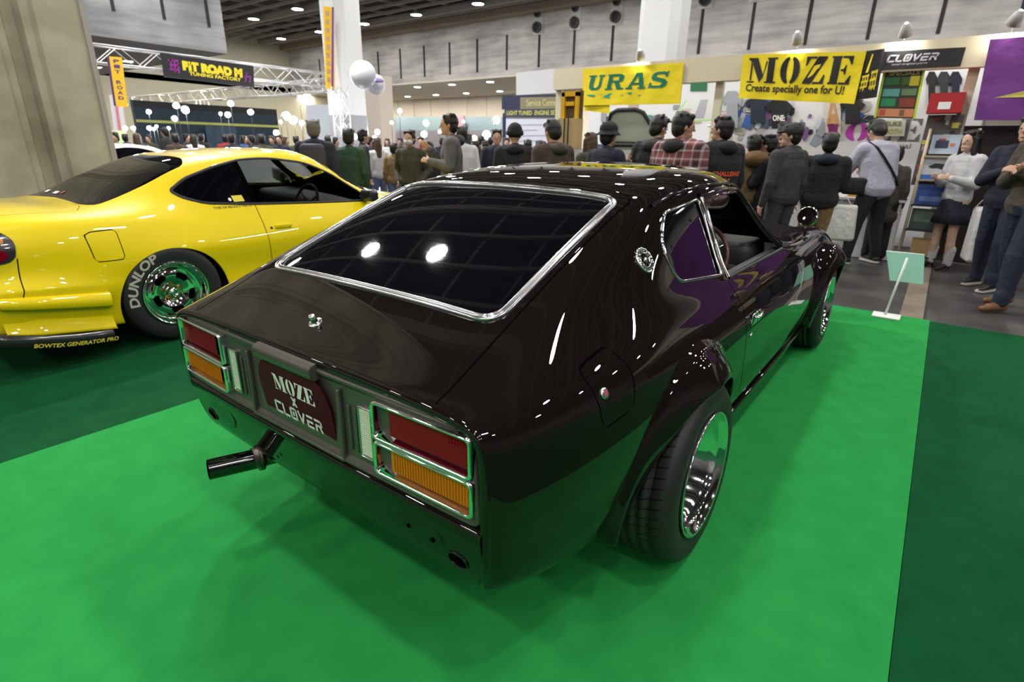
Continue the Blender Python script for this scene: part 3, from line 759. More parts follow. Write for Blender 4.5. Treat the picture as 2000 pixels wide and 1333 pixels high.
# number plate recess, plate, light hood
rc = MB(); rc.box(panel_pt(-.215, .655, -.004), (.014, .012, .205), bev=.004); rc.box(panel_pt(.215, .655, -.004), (.014, .012, .205), bev=.004)
rc.box(panel_pt(0, .560, -.005), (.014, .44, .010), bev=.003)
rc.build('recess_frame', panel_m, TP)
plate_m = mat('dark_maroon_plate', (.060, .003, .018), rough=.35, spec=.04)
white_v = mat('white_vinyl', (.85, .85, .85), rough=.5)
PLx = -.886
pl = MB(); pp = rounded([(-.165, .572), (.165, .572), (.172, .70), (.135, .765), (-.135, .765), (-.172, .70)], [.02, .02, .05, .04, .04, .05], 6)
PLM = Matrix.Translation((-.880, -.012, .668)) @ Matrix.Rotation(math.radians(-7), 4, 'Y')
pl.prism([(a, b-.67) for a, b in pp], 0, .003, axis='x'); PL = pl.build('number_plate', plate_m, CAR); PL.matrix_local = PLM
tx = MB()
put_polys(tx, letters('stencil', 'MOZE', .050, gap=.03), (-.0012, -.010, .036), (0, -1, 0), (0, 0, 1))
put_polys(tx, letters('stroke', 'x', .030, th=.26), (-.0012, .0, -.006), (0, -1, 0), (0, 0, 1))
put_polys(tx, letters('stroke', 'CLOVER', .033, th=.24, gap=.24), (-.0012, -.002, -.052), (0, -1, 0), (0, 0, 1))
tx.build('lettering', white_v, PL, recalc=False)
hd = MB(); cs = [(-.006, .806), (-.030, .800), (-.036, .790), (-.034, .768), (-.024, .760), (.0, .760)]
hd.grid([[Vector((PX+a-.005, y, z)) for a, z in cs] for y in np.linspace(-.135, .135, 12)], True)
for y in (-.135, .135): hd.add([(PX+a-.005, y, z) for a, z in cs], [tuple(range(len(cs)))], False)
hd.build('plate_lamp_hood', panel_m, TP)
# lower valance
mb = MB(); vz = [(.548, .010), (.545, -.006), (.536, -.015), (.52, -.019), (.49, -.015), (.44, -.006), (.39, .008), (.362, .020), (.352, .032), (.350, .06)]
ZO = [.352, .385, .46, .56, .60]; YO = [.632, .662, .679, .689, .691]; XO = [-.82, -.83, -.845, -.858, -.860]
def vx(y, z, dx=0.0):
    ye = np.interp(z, ZO, YO)-.016; xe = np.interp(z, ZO, XO)-.0135; t = min(abs(y)/ye, 1.0)
    return xe-.010*(1-t**2)+dx
vrows = [(.553, .030), (.549, .012), (.545, .001), (.538, -.004), (.53, -.006), (.51, -.005), (.48, -.002), (.44, 0), (.40, 0), (.37, 0), (.358, .006), (.352, .020), (.350, .05)]
mb.grid([[Vector((vx(y, z, dx), y, z)) for y in np.linspace(-1, 1, 60)*(np.interp(z, ZO, YO)-.016)] for z, dx in vrows], True)
VL = mb.build('rear_valance', paint_s, CAR)
g = MB()
g.grid([[Vector((PX+bow(y)+.004, y, z)) for y in np.linspace(-.655, .655, 20)] for z in (.535, .556)], True); g.build('groove', seam_m, VL)
# bumper mount pad, holes, jacking slot
pd = MB()
for sg in (-1, 1):
    o = rounded([(sg*.40, .505), (sg*.53, .500), (sg*.56, .46), (sg*.53, .415), (sg*.42, .415), (sg*.385, .46)], .02, 5)
    rr = []
    for ins, dx in ((0, .001), (.02, -.0015), (.10, -.004)):
        cy, cz = sg*.47, .46; q = [Vector((vx(cy+(a_-cy)*(1-ins), cz+(b_-cz)*(1-ins), dx), cy+(a_-cy)*(1-ins), cz+(b_-cz)*(1-ins))) for a_, b_ in o]; rr.append(q+[q[0]])
    pd.grid(rr, True); pd.add(rr[-1][:-1], [tuple(range(len(rr[-1])-1))])
build_by(pd, LR, 'bumper_mount_pad', paint_s, VL)
hl = MB()
for (y, z, r, rz_) in ((-.585, .420, .030, .022), (-.435, .452, .006, .006), (-.515, .448, .007, .007), (.585, .420, .030, .022), (.15, .42, .006, .006)):
    hl.add([Vector((vx(y+r*math.cos(t), z+rz_*math.sin(t), -.0015 if r > .02 else -.0055), y+r*math.cos(t), z+rz_*math.sin(t))) for t in np.linspace(0, 2*PI, 24, endpoint=False)], [tuple(range(24))])
build_by(hl, lambda c: (round(c.y, 1)), 'mounting_hole', seam_m, VL)
rim_ = MB()
for sg in (-1, 1): rim_.tube([Vector((vx(sg*.585+.030*math.cos(t), .420+.022*math.sin(t), -.001), sg*.585+.030*math.cos(t), .420+.022*math.sin(t))) for t in np.linspace(0, 2*PI, 24, endpoint=False)], .003, 6, closed=True)
build_by(rim_, LR, 'hole_rim', paint_s, VL)
# exhaust
ex = MB(); ex.tube([(-.70, .30, .33), (-.78, .31, .335), (-.86, .33, .34)], [.034, .034, .036], 20); 
ex.tube([(-.83, .322, .338), (-.845, .326, .339)], [.045, .045], 20)
E1 = ex.build('exhaust_pipe', mat('weathered_steel', (.22, .2, .18), rough=.35, metal=1, noise=(25, (.08, .07, .06))), CAR)
ex = MB(); a = Vector((-.84, .325, .335)); b = Vector((-.985, .368, .345)); d = (b-a).normalized()
ex.tube([a, b], .033, 28, caps=False); ex.tube([b, b-d*.001], [.033, .030], 28, caps=False); ex.tube([b, a], .030, 28, caps=False)
ex.tube([a+d*.02, a+d*.021], .0295, 24)
ex.build('exhaust_tip', mat('black_chrome', (.10, .10, .10), rough=.12, metal=1), E1)
# lock, emblem, fuel lock, handles
p, n_ = BS.down(-.775, .012); M3 = n_.to_track_quat('Z', 'Y').to_matrix()
lk = MB(); lk.lathe([(.0005, .003), (.019, .003), (.020, .001), (.020, 0)], p, n=24, M=M3); lk.lathe([(.011, .002), (.010, .010), (.0085, .024), (.0075, .026), (.0002, .026)], p, n=24, M=M3)
lk.build('boot_lock', chrome, HT)
p, n_ = BS.side(-.06, 1.012, -1); M3 = n_.to_track_quat('Z', 'Y').to_matrix()
em = MB(); R0 = .042
em.lathe([(R0, 0), (R0, .004), (R0-.003, .006), (R0-.006, .005), (R0-.007, .003), (R0-.016, .0025), (R0-.017, .005), (R0-.020, .005), (R0-.021, .002)], p, n=40, M=M3)
for k in range(8):
    a = k*PI/4+.3; em.box(p+M3 @ Vector((math.cos(a)*.014, math.sin(a)*.014, .004)), (.020, .0045, .003), rot=M3 @ Matrix.Rotation(a, 3, 'Z'))
for k in range(28):
    a = k*2*PI/28; em.box(p+M3 @ Vector((math.cos(a)*.031, math.sin(a)*.031, .004)), (.007, .0022, .002), rot=M3 @ Matrix.Rotation(a, 3, 'Z'))
em.lathe([(.007, .002), (.007, .008), (.0002, .009)], p, n=20, M=M3)
EM = em.build('round_badge', chrome, CAR)
bk = MB(); bk.lathe([(R0-.002, .001), (.0002, .0012)], p, n=32, M=M3); bk.build('badge_ground', seam_m, EM)
p, n_ = BS.side(-.535, .785, -1); M3 = n_.to_track_quat('Z', 'Y').to_matrix()
fl = MB(); fl.lathe([(.014, 0), (.014, .003), (.011, .005), (.0002, .005)], p, n=24, M=M3); FL = fl.build('fuel_lock', chrome, FD)
fl = MB(); fl.lathe([(.0085, .0055), (.0002, .0058)], p, n=20, M=M3); fl.build('lock_ring', mat('dull_red', (.35, .08, .08), rough=.4), FL)
for sg in (-1, 1):
    p, n_ = BS.side(.655, .700, sg); dh = MB()
    M3 = Matrix.Rotation(0, 3, 'Z')
    dh.box(p+n_*.002, (.115, .006, .050), bev=.003); dh.tube([p+n_*.004+Vector((-.05, 0, .014)), p+n_*.018+Vector((-.046, 0, .010)), p+n_*.020+Vector((0, 0, .010)), p+n_*.018+Vector((.046, 0, .010)), p+n_*.004+Vector((.05, 0, .014))], [.006, .007, .009, .007, .006], 10)
    dh.box(p+n_*.014+Vector((0, 0, -.002)), (.08, .006, .022), bev=.003)
    H_ = dh.build('door_handle', chrome, DR[sg])
    p2, n2 = BS.side(.60, .640, sg); kl = MB(); kl.lathe([(.011, 0), (.011, .004), (.0002, .006)], p2, n=18, M=n2.to_track_quat('Z', 'Y').to_matrix()); kl.build('key_lock', chrome, DR[sg])
# ---- fender flares
def flare(cx, sg, name, R_at=.475, th0=8, th1=196, lip_tab=None, crest_tab=None, zc=.315):
    T = [t for t in range(th0, th1+1, 4)]
    rows_ = []
    for t in T:
        a = math.radians(t); c_, s_ = math.cos(a), math.sin(a)
        rl = np.interp(t, [0, 60, 100, 150, 210], [.350, .345, .342, .348, .372]); ly = np.interp(t, lip_tab[0], lip_tab[1])
        ra = np.interp(t, [0, 30, 60, 100, 140, 180, 206], [.40, .43, .455, .458, .46, .455, .43]); ra = ra
        rc_ = ra-.018-.0*t
        x, z = cx+ra*c_, zc+ra*s_; pa, na = BS.side(x, max(z, .27), sg); by = abs(pa.y)
        cy = max(np.interp(t, crest_tab[0], crest_tab[1]), by+.004)
        def P_(r, y): return Vector((cx+r*c_, sg*y, max(zc+r*s_, .262+(.475-r)*.08)))
        A = P_(ra, by-.004); B = P_(ra-.010, by+(cy-by)*.35); Cc = P_(rc_, cy-.004); D = P_(rc_-.012, cy+.003)
        m1 = P_(rc_+(rl-rc_)*.35, cy+(ly-cy)*.34+.004); m2 = P_(rc_+(rl-rc_)*.7, cy+(ly-cy)*.72+.003); L0 = P_(rl+.006, ly-.001); L1 = P_(rl, ly-.004); L2 = P_(rl, ly-.014)
        I = P_(rl+.012, min(ly-.02, by)); J = P_(rl+.012, by-.10)
        rows_.append([A, B, Cc, D, m1, m2, L0, L1, L2, I, J])
    # smooth sections with a b-spline across
    P3 = np.array([[tuple(q) for q in r] for r in rows_]); nc = P3.shape[1]
    tv = np.linspace(0, nc-1, (nc-1)*4+1); Bv = bmat(nc, tv); tu = np.linspace(0, len(T)-1, (len(T)-1)*2+1); Bu = bmat(len(T), tu)
    S_ = np.einsum('ij,jkd,lk->ild', Bu, P3, Bv)
    m_ = MB(); m_.grid([[Vector(q) for q in r] for r in S_], True)
    for r in (S_[0], S_[-1]): m_.add([Vector(q) for q in r], [tuple(range(len(r)))], False)
    return m_.build(name, paint_s, CAR)
lipR = ([0, 25, 60, 95, 130, 155, 180, 206], [.825, .85, .888, .905, .855, .815, .772, .722])
crR = ([0, 60, 95, 130, 150, 180, 195, 210], [.815, .825, .836, .826, .812, .790, .768, .735])
lipF = ([0, 25, 60, 95, 130, 155, 180, 206], [.815, .85, .885, .90, .868, .85, .825, .80])
crF = ([0, 60, 95, 130, 150, 180, 195, 210], [.79, .82, .832, .826, .822, .815, .81, .80])
for sg in (-1, 1):
    flare(0, sg, 'rear_fender_flare', lip_tab=lipR, crest_tab=crR); flare(2.605, sg, 'front_fender_flare', lip_tab=lipF, crest_tab=crF, th1=200)
# wheel wells, floor pan
mb = MB()
for cx in (0, 2.605):
    for sg in (-1, 1):
        mb.lathe([(.375, sg*.70), (.375, sg*.50), (.02, sg*.50)], (cx, 0, .315), axis='y', n=40, arc=(-.05, PI+.05))
build_by(mb, lambda c: (c.x > 1.3, c.y > 0), 'wheel_well', seam_m, CAR)
mb = MB(); mb.box((1.30, 0, .235), (1.78, 1.40, .05)); mb.box((-.56, 0, .36), (.42, 1.20, .04)); mb.box((0, 0, .42), (.76, .96, .05)); mb.box((2.7, 0, .40), (1.3, .96, .05)); mb.box((1.3, 0, .30), (2.2, 1.3, .02))
mb.build('floor_pan', black_rub, CAR)
# sill strip
for sg in (-1, 1):
    mb = MB(); mb.box((1.3, sg*.775, .262), (1.90, .03, .03), bev=.008); mb.build('sill', paint_s, CAR)
# ---- wheels
tire_m = mat('tyre_rubber', (.018, .018, .019), rough=.55)
def tread_bump(m):
    nt = m.node_tree; b = nt.nodes['Principled BSDF']; tc = nt.nodes.new('ShaderNodeTexCoord'); sp = nt.nodes.new('ShaderNodeSeparateXYZ'); nt.links.new(tc.outputs['Object'], sp.inputs[0])
    at2 = nt.nodes.new('ShaderNodeMath'); at2.operation = 'ARCTAN2'; nt.links.new(sp.outputs['Z'], at2.inputs[0]); nt.links.new(sp.outputs['X'], at2.inputs[1])
    mu = nt.nodes.new('ShaderNodeMath'); mu.operation = 'MULTIPLY_ADD'; mu.inputs[1].default_value = 30/PI; nt.links.new(at2.outputs[0], mu.inputs[0])
    ay = nt.nodes.new('ShaderNodeMath'); ay.operation = 'MULTIPLY'; ay.inputs[1].default_value = 9; ab = nt.nodes.new('ShaderNodeMath'); ab.operation = 'ABSOLUTE'
    nt.links.new(sp.outputs['Y'], ab.inputs[0]); nt.links.new(ab.outputs[0], ay.inputs[0]); nt.links.new(ay.outputs[0], mu.inputs[2])
    fr = nt.nodes.new('ShaderNodeMath'); fr.operation = 'FRACT'; nt.links.new(mu.outputs[0], fr.inputs[0])
    gt = nt.nodes.new('ShaderNodeMath'); gt.operation = 'GREATER_THAN'; gt.inputs[1].default_value = .14; nt.links.new(fr.outputs[0], gt.inputs[0])
    bp = nt.nodes.new('ShaderNodeBump'); bp.inputs['Strength'].default_value = .9; bp.inputs['Distance'].default_value = .004; nt.links.new(gt.outputs[0], bp.inputs['Height']); nt.links.new(bp.outputs[0], b.inputs['Normal'])
    mc = nt.nodes.new('ShaderNodeMix'); mc.data_type = 'RGBA'; mc.inputs[6].default_value = (.003, .003, .003, 1); mc.inputs[7].default_value = (.030, .029, .029, 1); nt.links.new(gt.outputs[0], mc.inputs[0]); nt.links.new(mc.outputs[2], b.inputs['Base Color'])
tread_m = mat('tyre_tread', (.014, .014, .015), rough=.5); tread_bump(tread_m)
def wheel(name_loc, sg, W_, R_t, R_r, deep, camber=0.0, style='deep', parent=None, lipw=.012, txt=None, tm=None, rim_m=None, side_r=None):
    """wheel centred at its hub, outer face towards sg*y"""
    e = bpy.data.objects.new('wheel', None); COL.objects.link(e); e.empty_display_size = .1; e.parent = parent; e.location = name_loc; e.rotation_euler = (camber*sg, 0, 0)
    h = W_/2; s_ = sg
    t = MB()
    pr = [(R_r-.006, h-.012), (R_r+.004, h-.004), (R_r+.018, h+.001), (R_r+(R_t-R_r)*.55, h+.004), (R_t-.026, h-.002), (R_t-.012, h-.012), (R_t-.005, h-.026)]
    t.lathe([(a, s_*b) for a, b in pr], axis='y', n=72); t.lathe([(a, -s_*b) for a, b in pr], axis='y', n=48)
    T_ = t.build('tyre', tm or tire_m, e)
    t = MB(); edge = h-.026; pp = [(R_t-.005, edge)]
    for g in (.58, .2, -.2, -.58):
        yg = g*edge; pp += [(R_t-.0005 if abs(g) < .5 else R_t-.002, yg+.0065), (R_t-.010, yg+.005), (R_t-.010, yg-.005), (R_t-.0005 if abs(g) < .5 else R_t-.002, yg-.0065)]
    pp += [(R_t-.005, -edge)]
    t.lathe([(a, s_*b) for a, b in pp], axis='y', n=96); t.build('tread', tread_m, T_)
    rm = rim_m or chrome
    r = MB(); pr = [(R_r-.012, h-.016), (R_r-.003, h-.006), (R_r+.002, h+.004), (R_r-.001, h+.008), (R_r-.006, h+.004), (R_r-.010, h-.008), (R_r-.022, h-.014), (R_r-.026, h-.020)]
    dd = deep
    if style == 'deep':
        pr += [(R_r-.028, h-dd*.35), (R_r-.040, h-dd*.40), (R_r-.043, h-dd*.9), (R_r-.052, h-dd*.95), (R_r-.054, h-dd), (R_r-.070, h-dd-.004), (R_r-.075, h-dd-.03), (.06, h-dd-.035), (.001, h-dd-.035)]
    else:
        pr += [(R_r-.030, h-dd*.8), (R_r-.040, h-dd), (R_r-.045, h-dd-.04), (.02, h-dd-.05), (.001, h-dd-.05)]
    r.lathe([(a, s_*b) for a, b in pr], axis='y', n=80); RM = r.build('rim', rm, e)
    cface = h-dd
    if style in ('deep', 'mesh'):
        c = MB(); ro = R_r-(.056 if style == 'deep' else .034); N_ = 20 if style == 'deep' else 18
        for k in range(N_):
            for dirn in (-1, 1):
                a0 = 2*PI*k/N_; a1 = a0+dirn*2*PI/N_*1.5
                p0 = Vector((math.cos(a0)*.055, s_*(cface-.022), math.sin(a0)*.055)); p1 = Vector((math.cos(a1)*ro, s_*(cface+.004), math.sin(a1)*ro))
                c.tube([p0, p0.lerp(p1, .5)+Vector((0, s_*.003, 0)), p1], [.0045, .0045, .005], 6)
        c.build('spokes', satin if style == 'mesh' else chrome, RM)
        c = MB(); c.lathe([(.062, s_*(cface-.026)), (.058, s_*(cface-.012)), (.032, s_*(cface-.010)), (.030, s_*(cface+.006)), (.022, s_*(cface+.010)), (.001, s_*(cface+.010))], axis='y', n=32)
        for k in range(4):
            a = PI/4+k*PI/2; c.lathe([(.010, s_*(cface-.012)), (.010, s_*(cface)), (.001, s_*(cface+.002))], (math.cos(a)*.046, 0, math.sin(a)*.046), axis='y', n=8)
        c.build('hub', satin, RM)
        rv = MB()
        for k in range(30):
            a = 2*PI*k/30; rv.sphere((math.cos(a)*(R_r-.062 if style == 'deep' else R_r-.037), s_*(cface-.003 if style == 'deep' else h-dd+.004), math.sin(a)*(R_r-.062 if style == 'deep' else R_r-.037)), .0045, 4)
        rv.build('rivets', satin, RM)
    return e, T_, RM
for sg in (-1, 1):
    wheel((0, sg*.765, .333), sg, .235, .307, .208, .125, camber=.03, style='deep', parent=CAR)
    wheel((2.605, sg*.742, .326), sg, .205, .300, .203, .045, camber=.03, style='mesh', parent=CAR)
# ---- fender mirrors
for sg in (-1, 1):
    p, n_ = BS.down(2.10, sg*.70); mr = MB(); top = p+Vector((.0, 0, .105))
    mr.lathe([(.022, -.004), (.020, .006), (.010, .014), (.001, .014)], p, n=20)
    mr.tube([p+Vector((.01, 0, 0)), p+Vector((.005, 0, .04)), top+Vector((.01, 0, -.02))], [.009, .008, .010], 10)
    MR = mr.build('fender_mirror', paint_s, CAR)
    mc = MB(); M_ = Matrix.Rotation(PI, 3, 'Z')
    prf = [(.001, .07), (.025, .064), (.045, .045), (.056, .015), (.058, -.004), (.056, -.008), (.052, -.008)]
    mc.lathe([(a, b) for a, b in prf], top+Vector((.0, 0, .022)), axis='x', n=28); mc.build('mirror_shell', chrome, MR)
    mg = MB(); mg.lathe([(.053, -.006), (.001, -.006)], top+Vector((.0, 0, .022)), axis='x', n=28); mg.build('mirror_glass', mat('mirror_glass', (.5, .52, .55), rough=.02, metal=1), MR)
# ---- interior
it = MB(); it.box((1.52, 0, .80), (.34, 1.18, .16), bev=.05); it.box((1.40, 0, .70), (.12, 1.1, .16), bev=.04)
IT = it.build('dashboard', vinyl, CAR)
for sg in (-1, 1):
    st = MB(); st.box((.98, sg*.34, .48), (.46, .46, .14), bev=.05)
    M_ = Matrix.Rotation(-.35, 3, 'Y'); st.box((.72, sg*.34, .74), (.13, .44, .52), rot=M_, bev=.05); SE = st.build('front_seat', vinyl, CAR)
    hr = MB(); hr.box((.62, sg*.34, 1.02), (.09, .22, .14), rot=M_, bev=.04); hr.build('headrest', vinyl, SE)
st = MB(); st.box((.20, 0, .56), (.40, 1.0, .16), bev=.05); M_ = Matrix.Rotation(-.45, 3, 'Y'); st.box((-.02, 0, .76), (.12, 1.0, .42), rot=M_, bev=.04); st.build('rear_seat', vinyl, CAR)
sw = MB(); c0 = Vector((1.22, -.34, .80)); q = Vector((-.93, 0, .36)).normalized(); a1 = Vector((0, 1, 0)); a2 = q.cross(a1)
sw.tube([c0+(a1*math.cos(t)+a2*math.sin(t))*.175 for t in np.linspace(0, 2*PI, 40, endpoint=False)], .011, 8, closed=True); SW = sw.build('steering_wheel', mat('dark_wood', (.10, .045, .025), rough=.3, coat=.6), CAR)
sp = MB()
for k in range(3):
    t = PI/2+k*2*PI/3; e1 = c0+(a1*math.cos(t)+a2*math.sin(t))*.17; sp.tube([c0-q*.03, e1], [.010, .008], 6)
sp.tube([c0-q*.03, c0-q*.34], .022, 10); sp.lathe([(.045, .0), (.03, .015), (.001, .018)], c0-q*.03, n=20, M=q.to_track_quat('Z', 'Y').to_matrix()); sp.build('wheel_spokes', satin, SW)
mb = MB()
for sg in (-1, 1): mb.box((.95, sg*.665, .57), (1.2, .03, .56)); 
build_by(mb, LR, 'door_card', vinyl, CAR)
wt = MB(); wt.tube([(1.86, .42, .93), (1.74, .05, .985)], .006, 6); wt.build('wiper', black_rub, CAR); wt = MB(); wt.tube([(1.86, -.15, .945), (1.74, -.5, .945)], .006, 6); wt.build('wiper', black_rub, CAR)
# red race pinstripe marks near the tail corner
# ------------------------------------------------------------------ yellow coupe
ypaint = two_sided(mat('yellow_paint', (.88, .66, .0), rough=.4, coat=1.0, coatr=.02, spec=.3))
carbon = mat('gloss_black_plastic', (.02, .02, .022), rough=.25, coat=.6)
YC = empty('car', 'bright yellow coupe with white lettered tyre, parked on the dark green carpet', 'car', (-.1237, 3.572, 0), .0672)
low = [(.86, .47), (.868, .44), (.862, .36), (.85, .25), (.83, .21)]
yr = [
 (-1.02, [(0, .90), (.25, .898), (.45, .885), (.58, .865), (.66, .84), (.715, .80), (.745, .74), (.755, .67), (.765, .59), (.80, .53), (.81, .50), (.80, .44), (.785, .32), (.765, .28)]),
 (-.86, [(0, .955), (.25, .952), (.45, .938), (.60, .910), (.69, .875), (.745, .83), (.785, .76), (.80, .68), (.81, .60), (.845, .55), (.862, .515), (.855, .45), (.835, .31), (.815, .27)]),
 (-.60, [(0, .952), (.25, .950), (.45, .938), (.60, .918), (.71, .892), (.77, .85), (.815, .77), (.832, .69), (.842, .60), (.862, .53), (.872, .50), (.865, .43), (.845, .27), (.825, .23)]),
 (-.33, [(0, .938), (.25, .938), (.44, .932), (.56, .922), (.68, .902), (.765, .856), (.815, .775), (.845, .69), (.862, .60), (.866, .52), (.872, .46), (.865, .38), (.845, .24), (.825, .21)]),
 (-.12, [(0, 1.045), (.25, 1.04), (.42, 1.018), (.53, .982), (.65, .925), (.75, .868), (.81, .785), (.848, .70), (.874, .61), (.868, .52), (.862, .44), (.855, .36), (.845, .24), (.82, .21)]),
 (.10, [(0, 1.135), (.25, 1.13), (.41, 1.105), (.505, 1.07), (.60, .995), (.715, .89), (.79, .80), (.845, .71), (.876, .63), (.868, .54), (.862, .44), (.855, .36), (.845, .24), (.82, .21)]),
 (.35, [(0, 1.222), (.25, 1.217), (.40, 1.198), (.49, 1.165), (.575, 1.09), (.705, .895), (.775, .80), (.83, .71), (.862, .62), (.855, .52), (.85, .42), (.855, .34), (.85, .22), (.82, .19)]),
 (.70, [(0, 1.268), (.25, 1.263), (.40, 1.245), (.50, 1.208), (.59, 1.10), (.71, .880), (.765, .79), (.815, .70), (.842, .61), (.835, .50), (.83, .40), (.845, .31), (.845, .19), (.82, .16)]),
 (1.10, [(0, 1.284), (.25, 1.279), (.40, 1.26), (.50, 1.218), (.595, 1.08), (.71, .866), (.765, .78), (.81, .70), (.835, .60), (.83, .50), (.825, .40), (.84, .30), (.84, .18), (.82, .15)]),
 (1.45, [(0, 1.262), (.25, 1.255), (.40, 1.23), (.50, 1.17), (.60, 1.02), (.708, .842), (.765, .76), (.81, .68), (.83, .59), (.825, .49), (.82, .40), (.835, .30), (.835, .18), (.81, .15)]),
 (1.75, [(0, 1.13), (.25, 1.12), (.40, 1.09), (.51, 1.03), (.61, .93), (.70, .815), (.76, .745), (.81, .66), (.83, .58), (.825, .48), (.82, .39), (.83, .30), (.83, .18), (.81, .15)]),
 (2.10, [(0, .955), (.25, .945), (.42, .92), (.54, .885), (.63, .845), (.70, .79), (.76, .73), (.81, .65), (.83, .57), (.825, .47), (.82, .38), (.83, .30), (.83, .18), (.81, .15)]),
 (2.50, [(0, .87), (.25, .86), (.42, .84), (.55, .815), (.64, .785), (.71, .75), (.77, .70), (.82, .64), (.845, .56), (.84, .47), (.83, .38), (.83, .30), (.83, .18), (.81, .15)]),
 (2.95, [(0, .77), (.25, .76), (.42, .74), (.55, .72), (.64, .695), (.71, .66), (.76, .62), (.79, .56), (.80, .50), (.80, .43), (.79, .36), (.79, .28), (.78, .18), (.76, .15)]),
 (3.32, [(0, .60), (.22, .59), (.36, .575), (.47, .56), (.55, .54), (.60, .515), (.64, .48), (.66, .45), (.67, .41), (.67, .37), (.66, .32), (.65, .26), (.64, .18), (.62, .15)]),
]
YS = Surf(yr, su=8, sv=7)
F = YS.F
rg = rounded([(-.33, -.46), (-.285, -.555), (.345, -.495), (.40, -.40), (.36, 0), (.40, .40), (.345, .495), (-.285, .555), (-.33, .46), (-.30, 0)], [.08, .04, .03, .1, 0, .1, .03, .04, .08, 0])
yrg, F = YS.split(F, f_top(rg, zmin=.85))
yws = rounded([(1.50, -.44), (2.05, -.60), (2.14, 0), (2.05, .60), (1.50, .44), (1.42, 0)], [.05, .05, 0, .05, .05, 0])
ywind, F = YS.split(F, f_top(yws, zmin=.8))
# one outline for both side windows, split by the pillar line
side_o = rounded([(.165, 1.0), (.30, 1.078), (.53, 1.150), (.76, 1.200), (1.0, 1.212), (1.36, 1.170), (1.62, 1.07), (1.87, .905), (1.93, .825), (1.3, .852), (.72, .880), (.36, .908), (.22, .955)], [.03, .05, .06, .06, .1, .1, .06, .03, .01, .2, .1, .06, .05])
ygap = []; yq = {}; yd = {}; ydoor = {}; yfuel = {}
DS = [(.715, 1.21), (.725, .88), (.722, .70), (.735, .44), (.78, .20), (.80, .12)]
for sg in (-1, 1):
    for cx in (0, 2.48):
        circ = [(cx-.01+.365*math.cos(a), .31+.345*math.sin(a)) for a in np.linspace(0, 2*PI, 60, endpoint=False)]
        _, F = YS.split(F, f_side(circ, sg, .6))
    w_, F = YS.split(F, f_side(side_o, sg, .4))
    pil, w_ = gap(YS, w_, [(.722, 1.24), (.728, .86)], sg, .022, ymin=.4); ygap += pil
    yq[sg], yd[sg] = YS.split(w_, lambda P: P[:, 0]-.725)
    g, F = gap(YS, F, [(.727, .885), (.722, .70), (.735, .44), (.76, .25)], sg, .0035); ygap += g
    g, F = gap(YS, F, [(.76, .25), (1.92, .24), (1.98, .5), (1.95, .80)], sg, .0035); ygap += g
    fp = rounded([(-.462, .800), (-.445, .625), (-.288, .622), (-.288, .805)], .025)
    g, F = gap(YS, F, fp, sg, .003, closed=True, ymin=.6) if sg < 0 else ([], F); ygap += g
    if sg < 0: yfuel, F = YS.split(F, f_side(fp, sg, .6))
    g, F = gap(YS, F, [(-.795, .70), (-.82, .52), (-.835, .478), (-.80, .462), (-.41, .438)], sg, .003); ygap += g
    dpoly = [(.727, .90), (.722, .70), (.735, .44), (.76, .25), (1.92, .24), (1.98, .5), (1.95, .86)]
    ydoor[sg], F = YS.split(F, f_side(dpoly, sg, .6))
tp = [(-1.1, -.60), (-.40, -.62), (-.34, -.50), (-.34, .50), (-.40, .62), (-1.1, .60)]
g, F = gap(YS, F, tp, 0, .0025, plane='xy'); ygap += g
YS.build('body_shell', F, ypaint, YC, rim=.012); [YS.build('panel_gap', [q for q in ygap if sel(YS.V[q[0]].y)], seam_m, YC, off=-.003) for sel in (lambda y: y > 0, lambda y: y <= 0)]
GL = YS.build('rear_window', yrg, tint, YC, off=-.001); YS.build('windscreen', ywind, clear, YC)
smoke = mat('smoked_glass', (.03, .035, .035), rough=.02, spec=.6)
sg_nt = smoke.node_tree; _b = sg_nt.nodes['Principled BSDF']; _b.inputs['Transmission Weight'].default_value = 1.0; _b.inputs['IOR'].default_value = 1.12; _b.inputs['Roughness'].default_value = 0; _b.inputs['Base Color'].default_value = (.42, .48, .46, 1)
QG = None
for sg in (-1, 1):
    q_ = YS.build('quarter_window', yq[sg], tint, YC, off=-.001)
    if sg < 0: QG = q_
    D_ = YS.build('door', ydoor[sg], ypaint, YC, rim=.012); YS.build('door_window', yd[sg], smoke, D_, off=-.003)
    trim_side(side_o, sg, .022, .006, 'window_seal', black_rub, YC, surf=YS)
    p, n_ = YS.side(.88, .702, sg); dh = MB(); dh.box(p+n_*.006, (.15, .02, .035), bev=.009); DH = dh.build('door_handle', ypaint, D_)
    dh = MB(); dh.box(p+n_*.004+Vector((0, 0, -.022)), (.13, .006, .008)); dh.build('handle_recess', seam_m, DH)
    p, n_ = YS.side(.775, .70, sg); kl = MB(); kl.lathe([(.010, 0), (.010, .003), (.0002, .003)], p, n=16, M=n_.to_track_quat('Z', 'Y').to_matrix()); kl.build('key_lock', black_rub, D_)
    p, n_ = YS.side(1.84, .86, sg); mi = MB(); mi.box(p+Vector((.02, sg*.10, .02)), (.10, .17, .11), bev=.03); mi.box(p+Vector((.02, sg*.02, -.005)), (.05, .08, .04), bev=.01); mi.build('door_mirror', carbon, YC)
yfd = YS.build('fuel_door', yfuel, ypaint, YC)
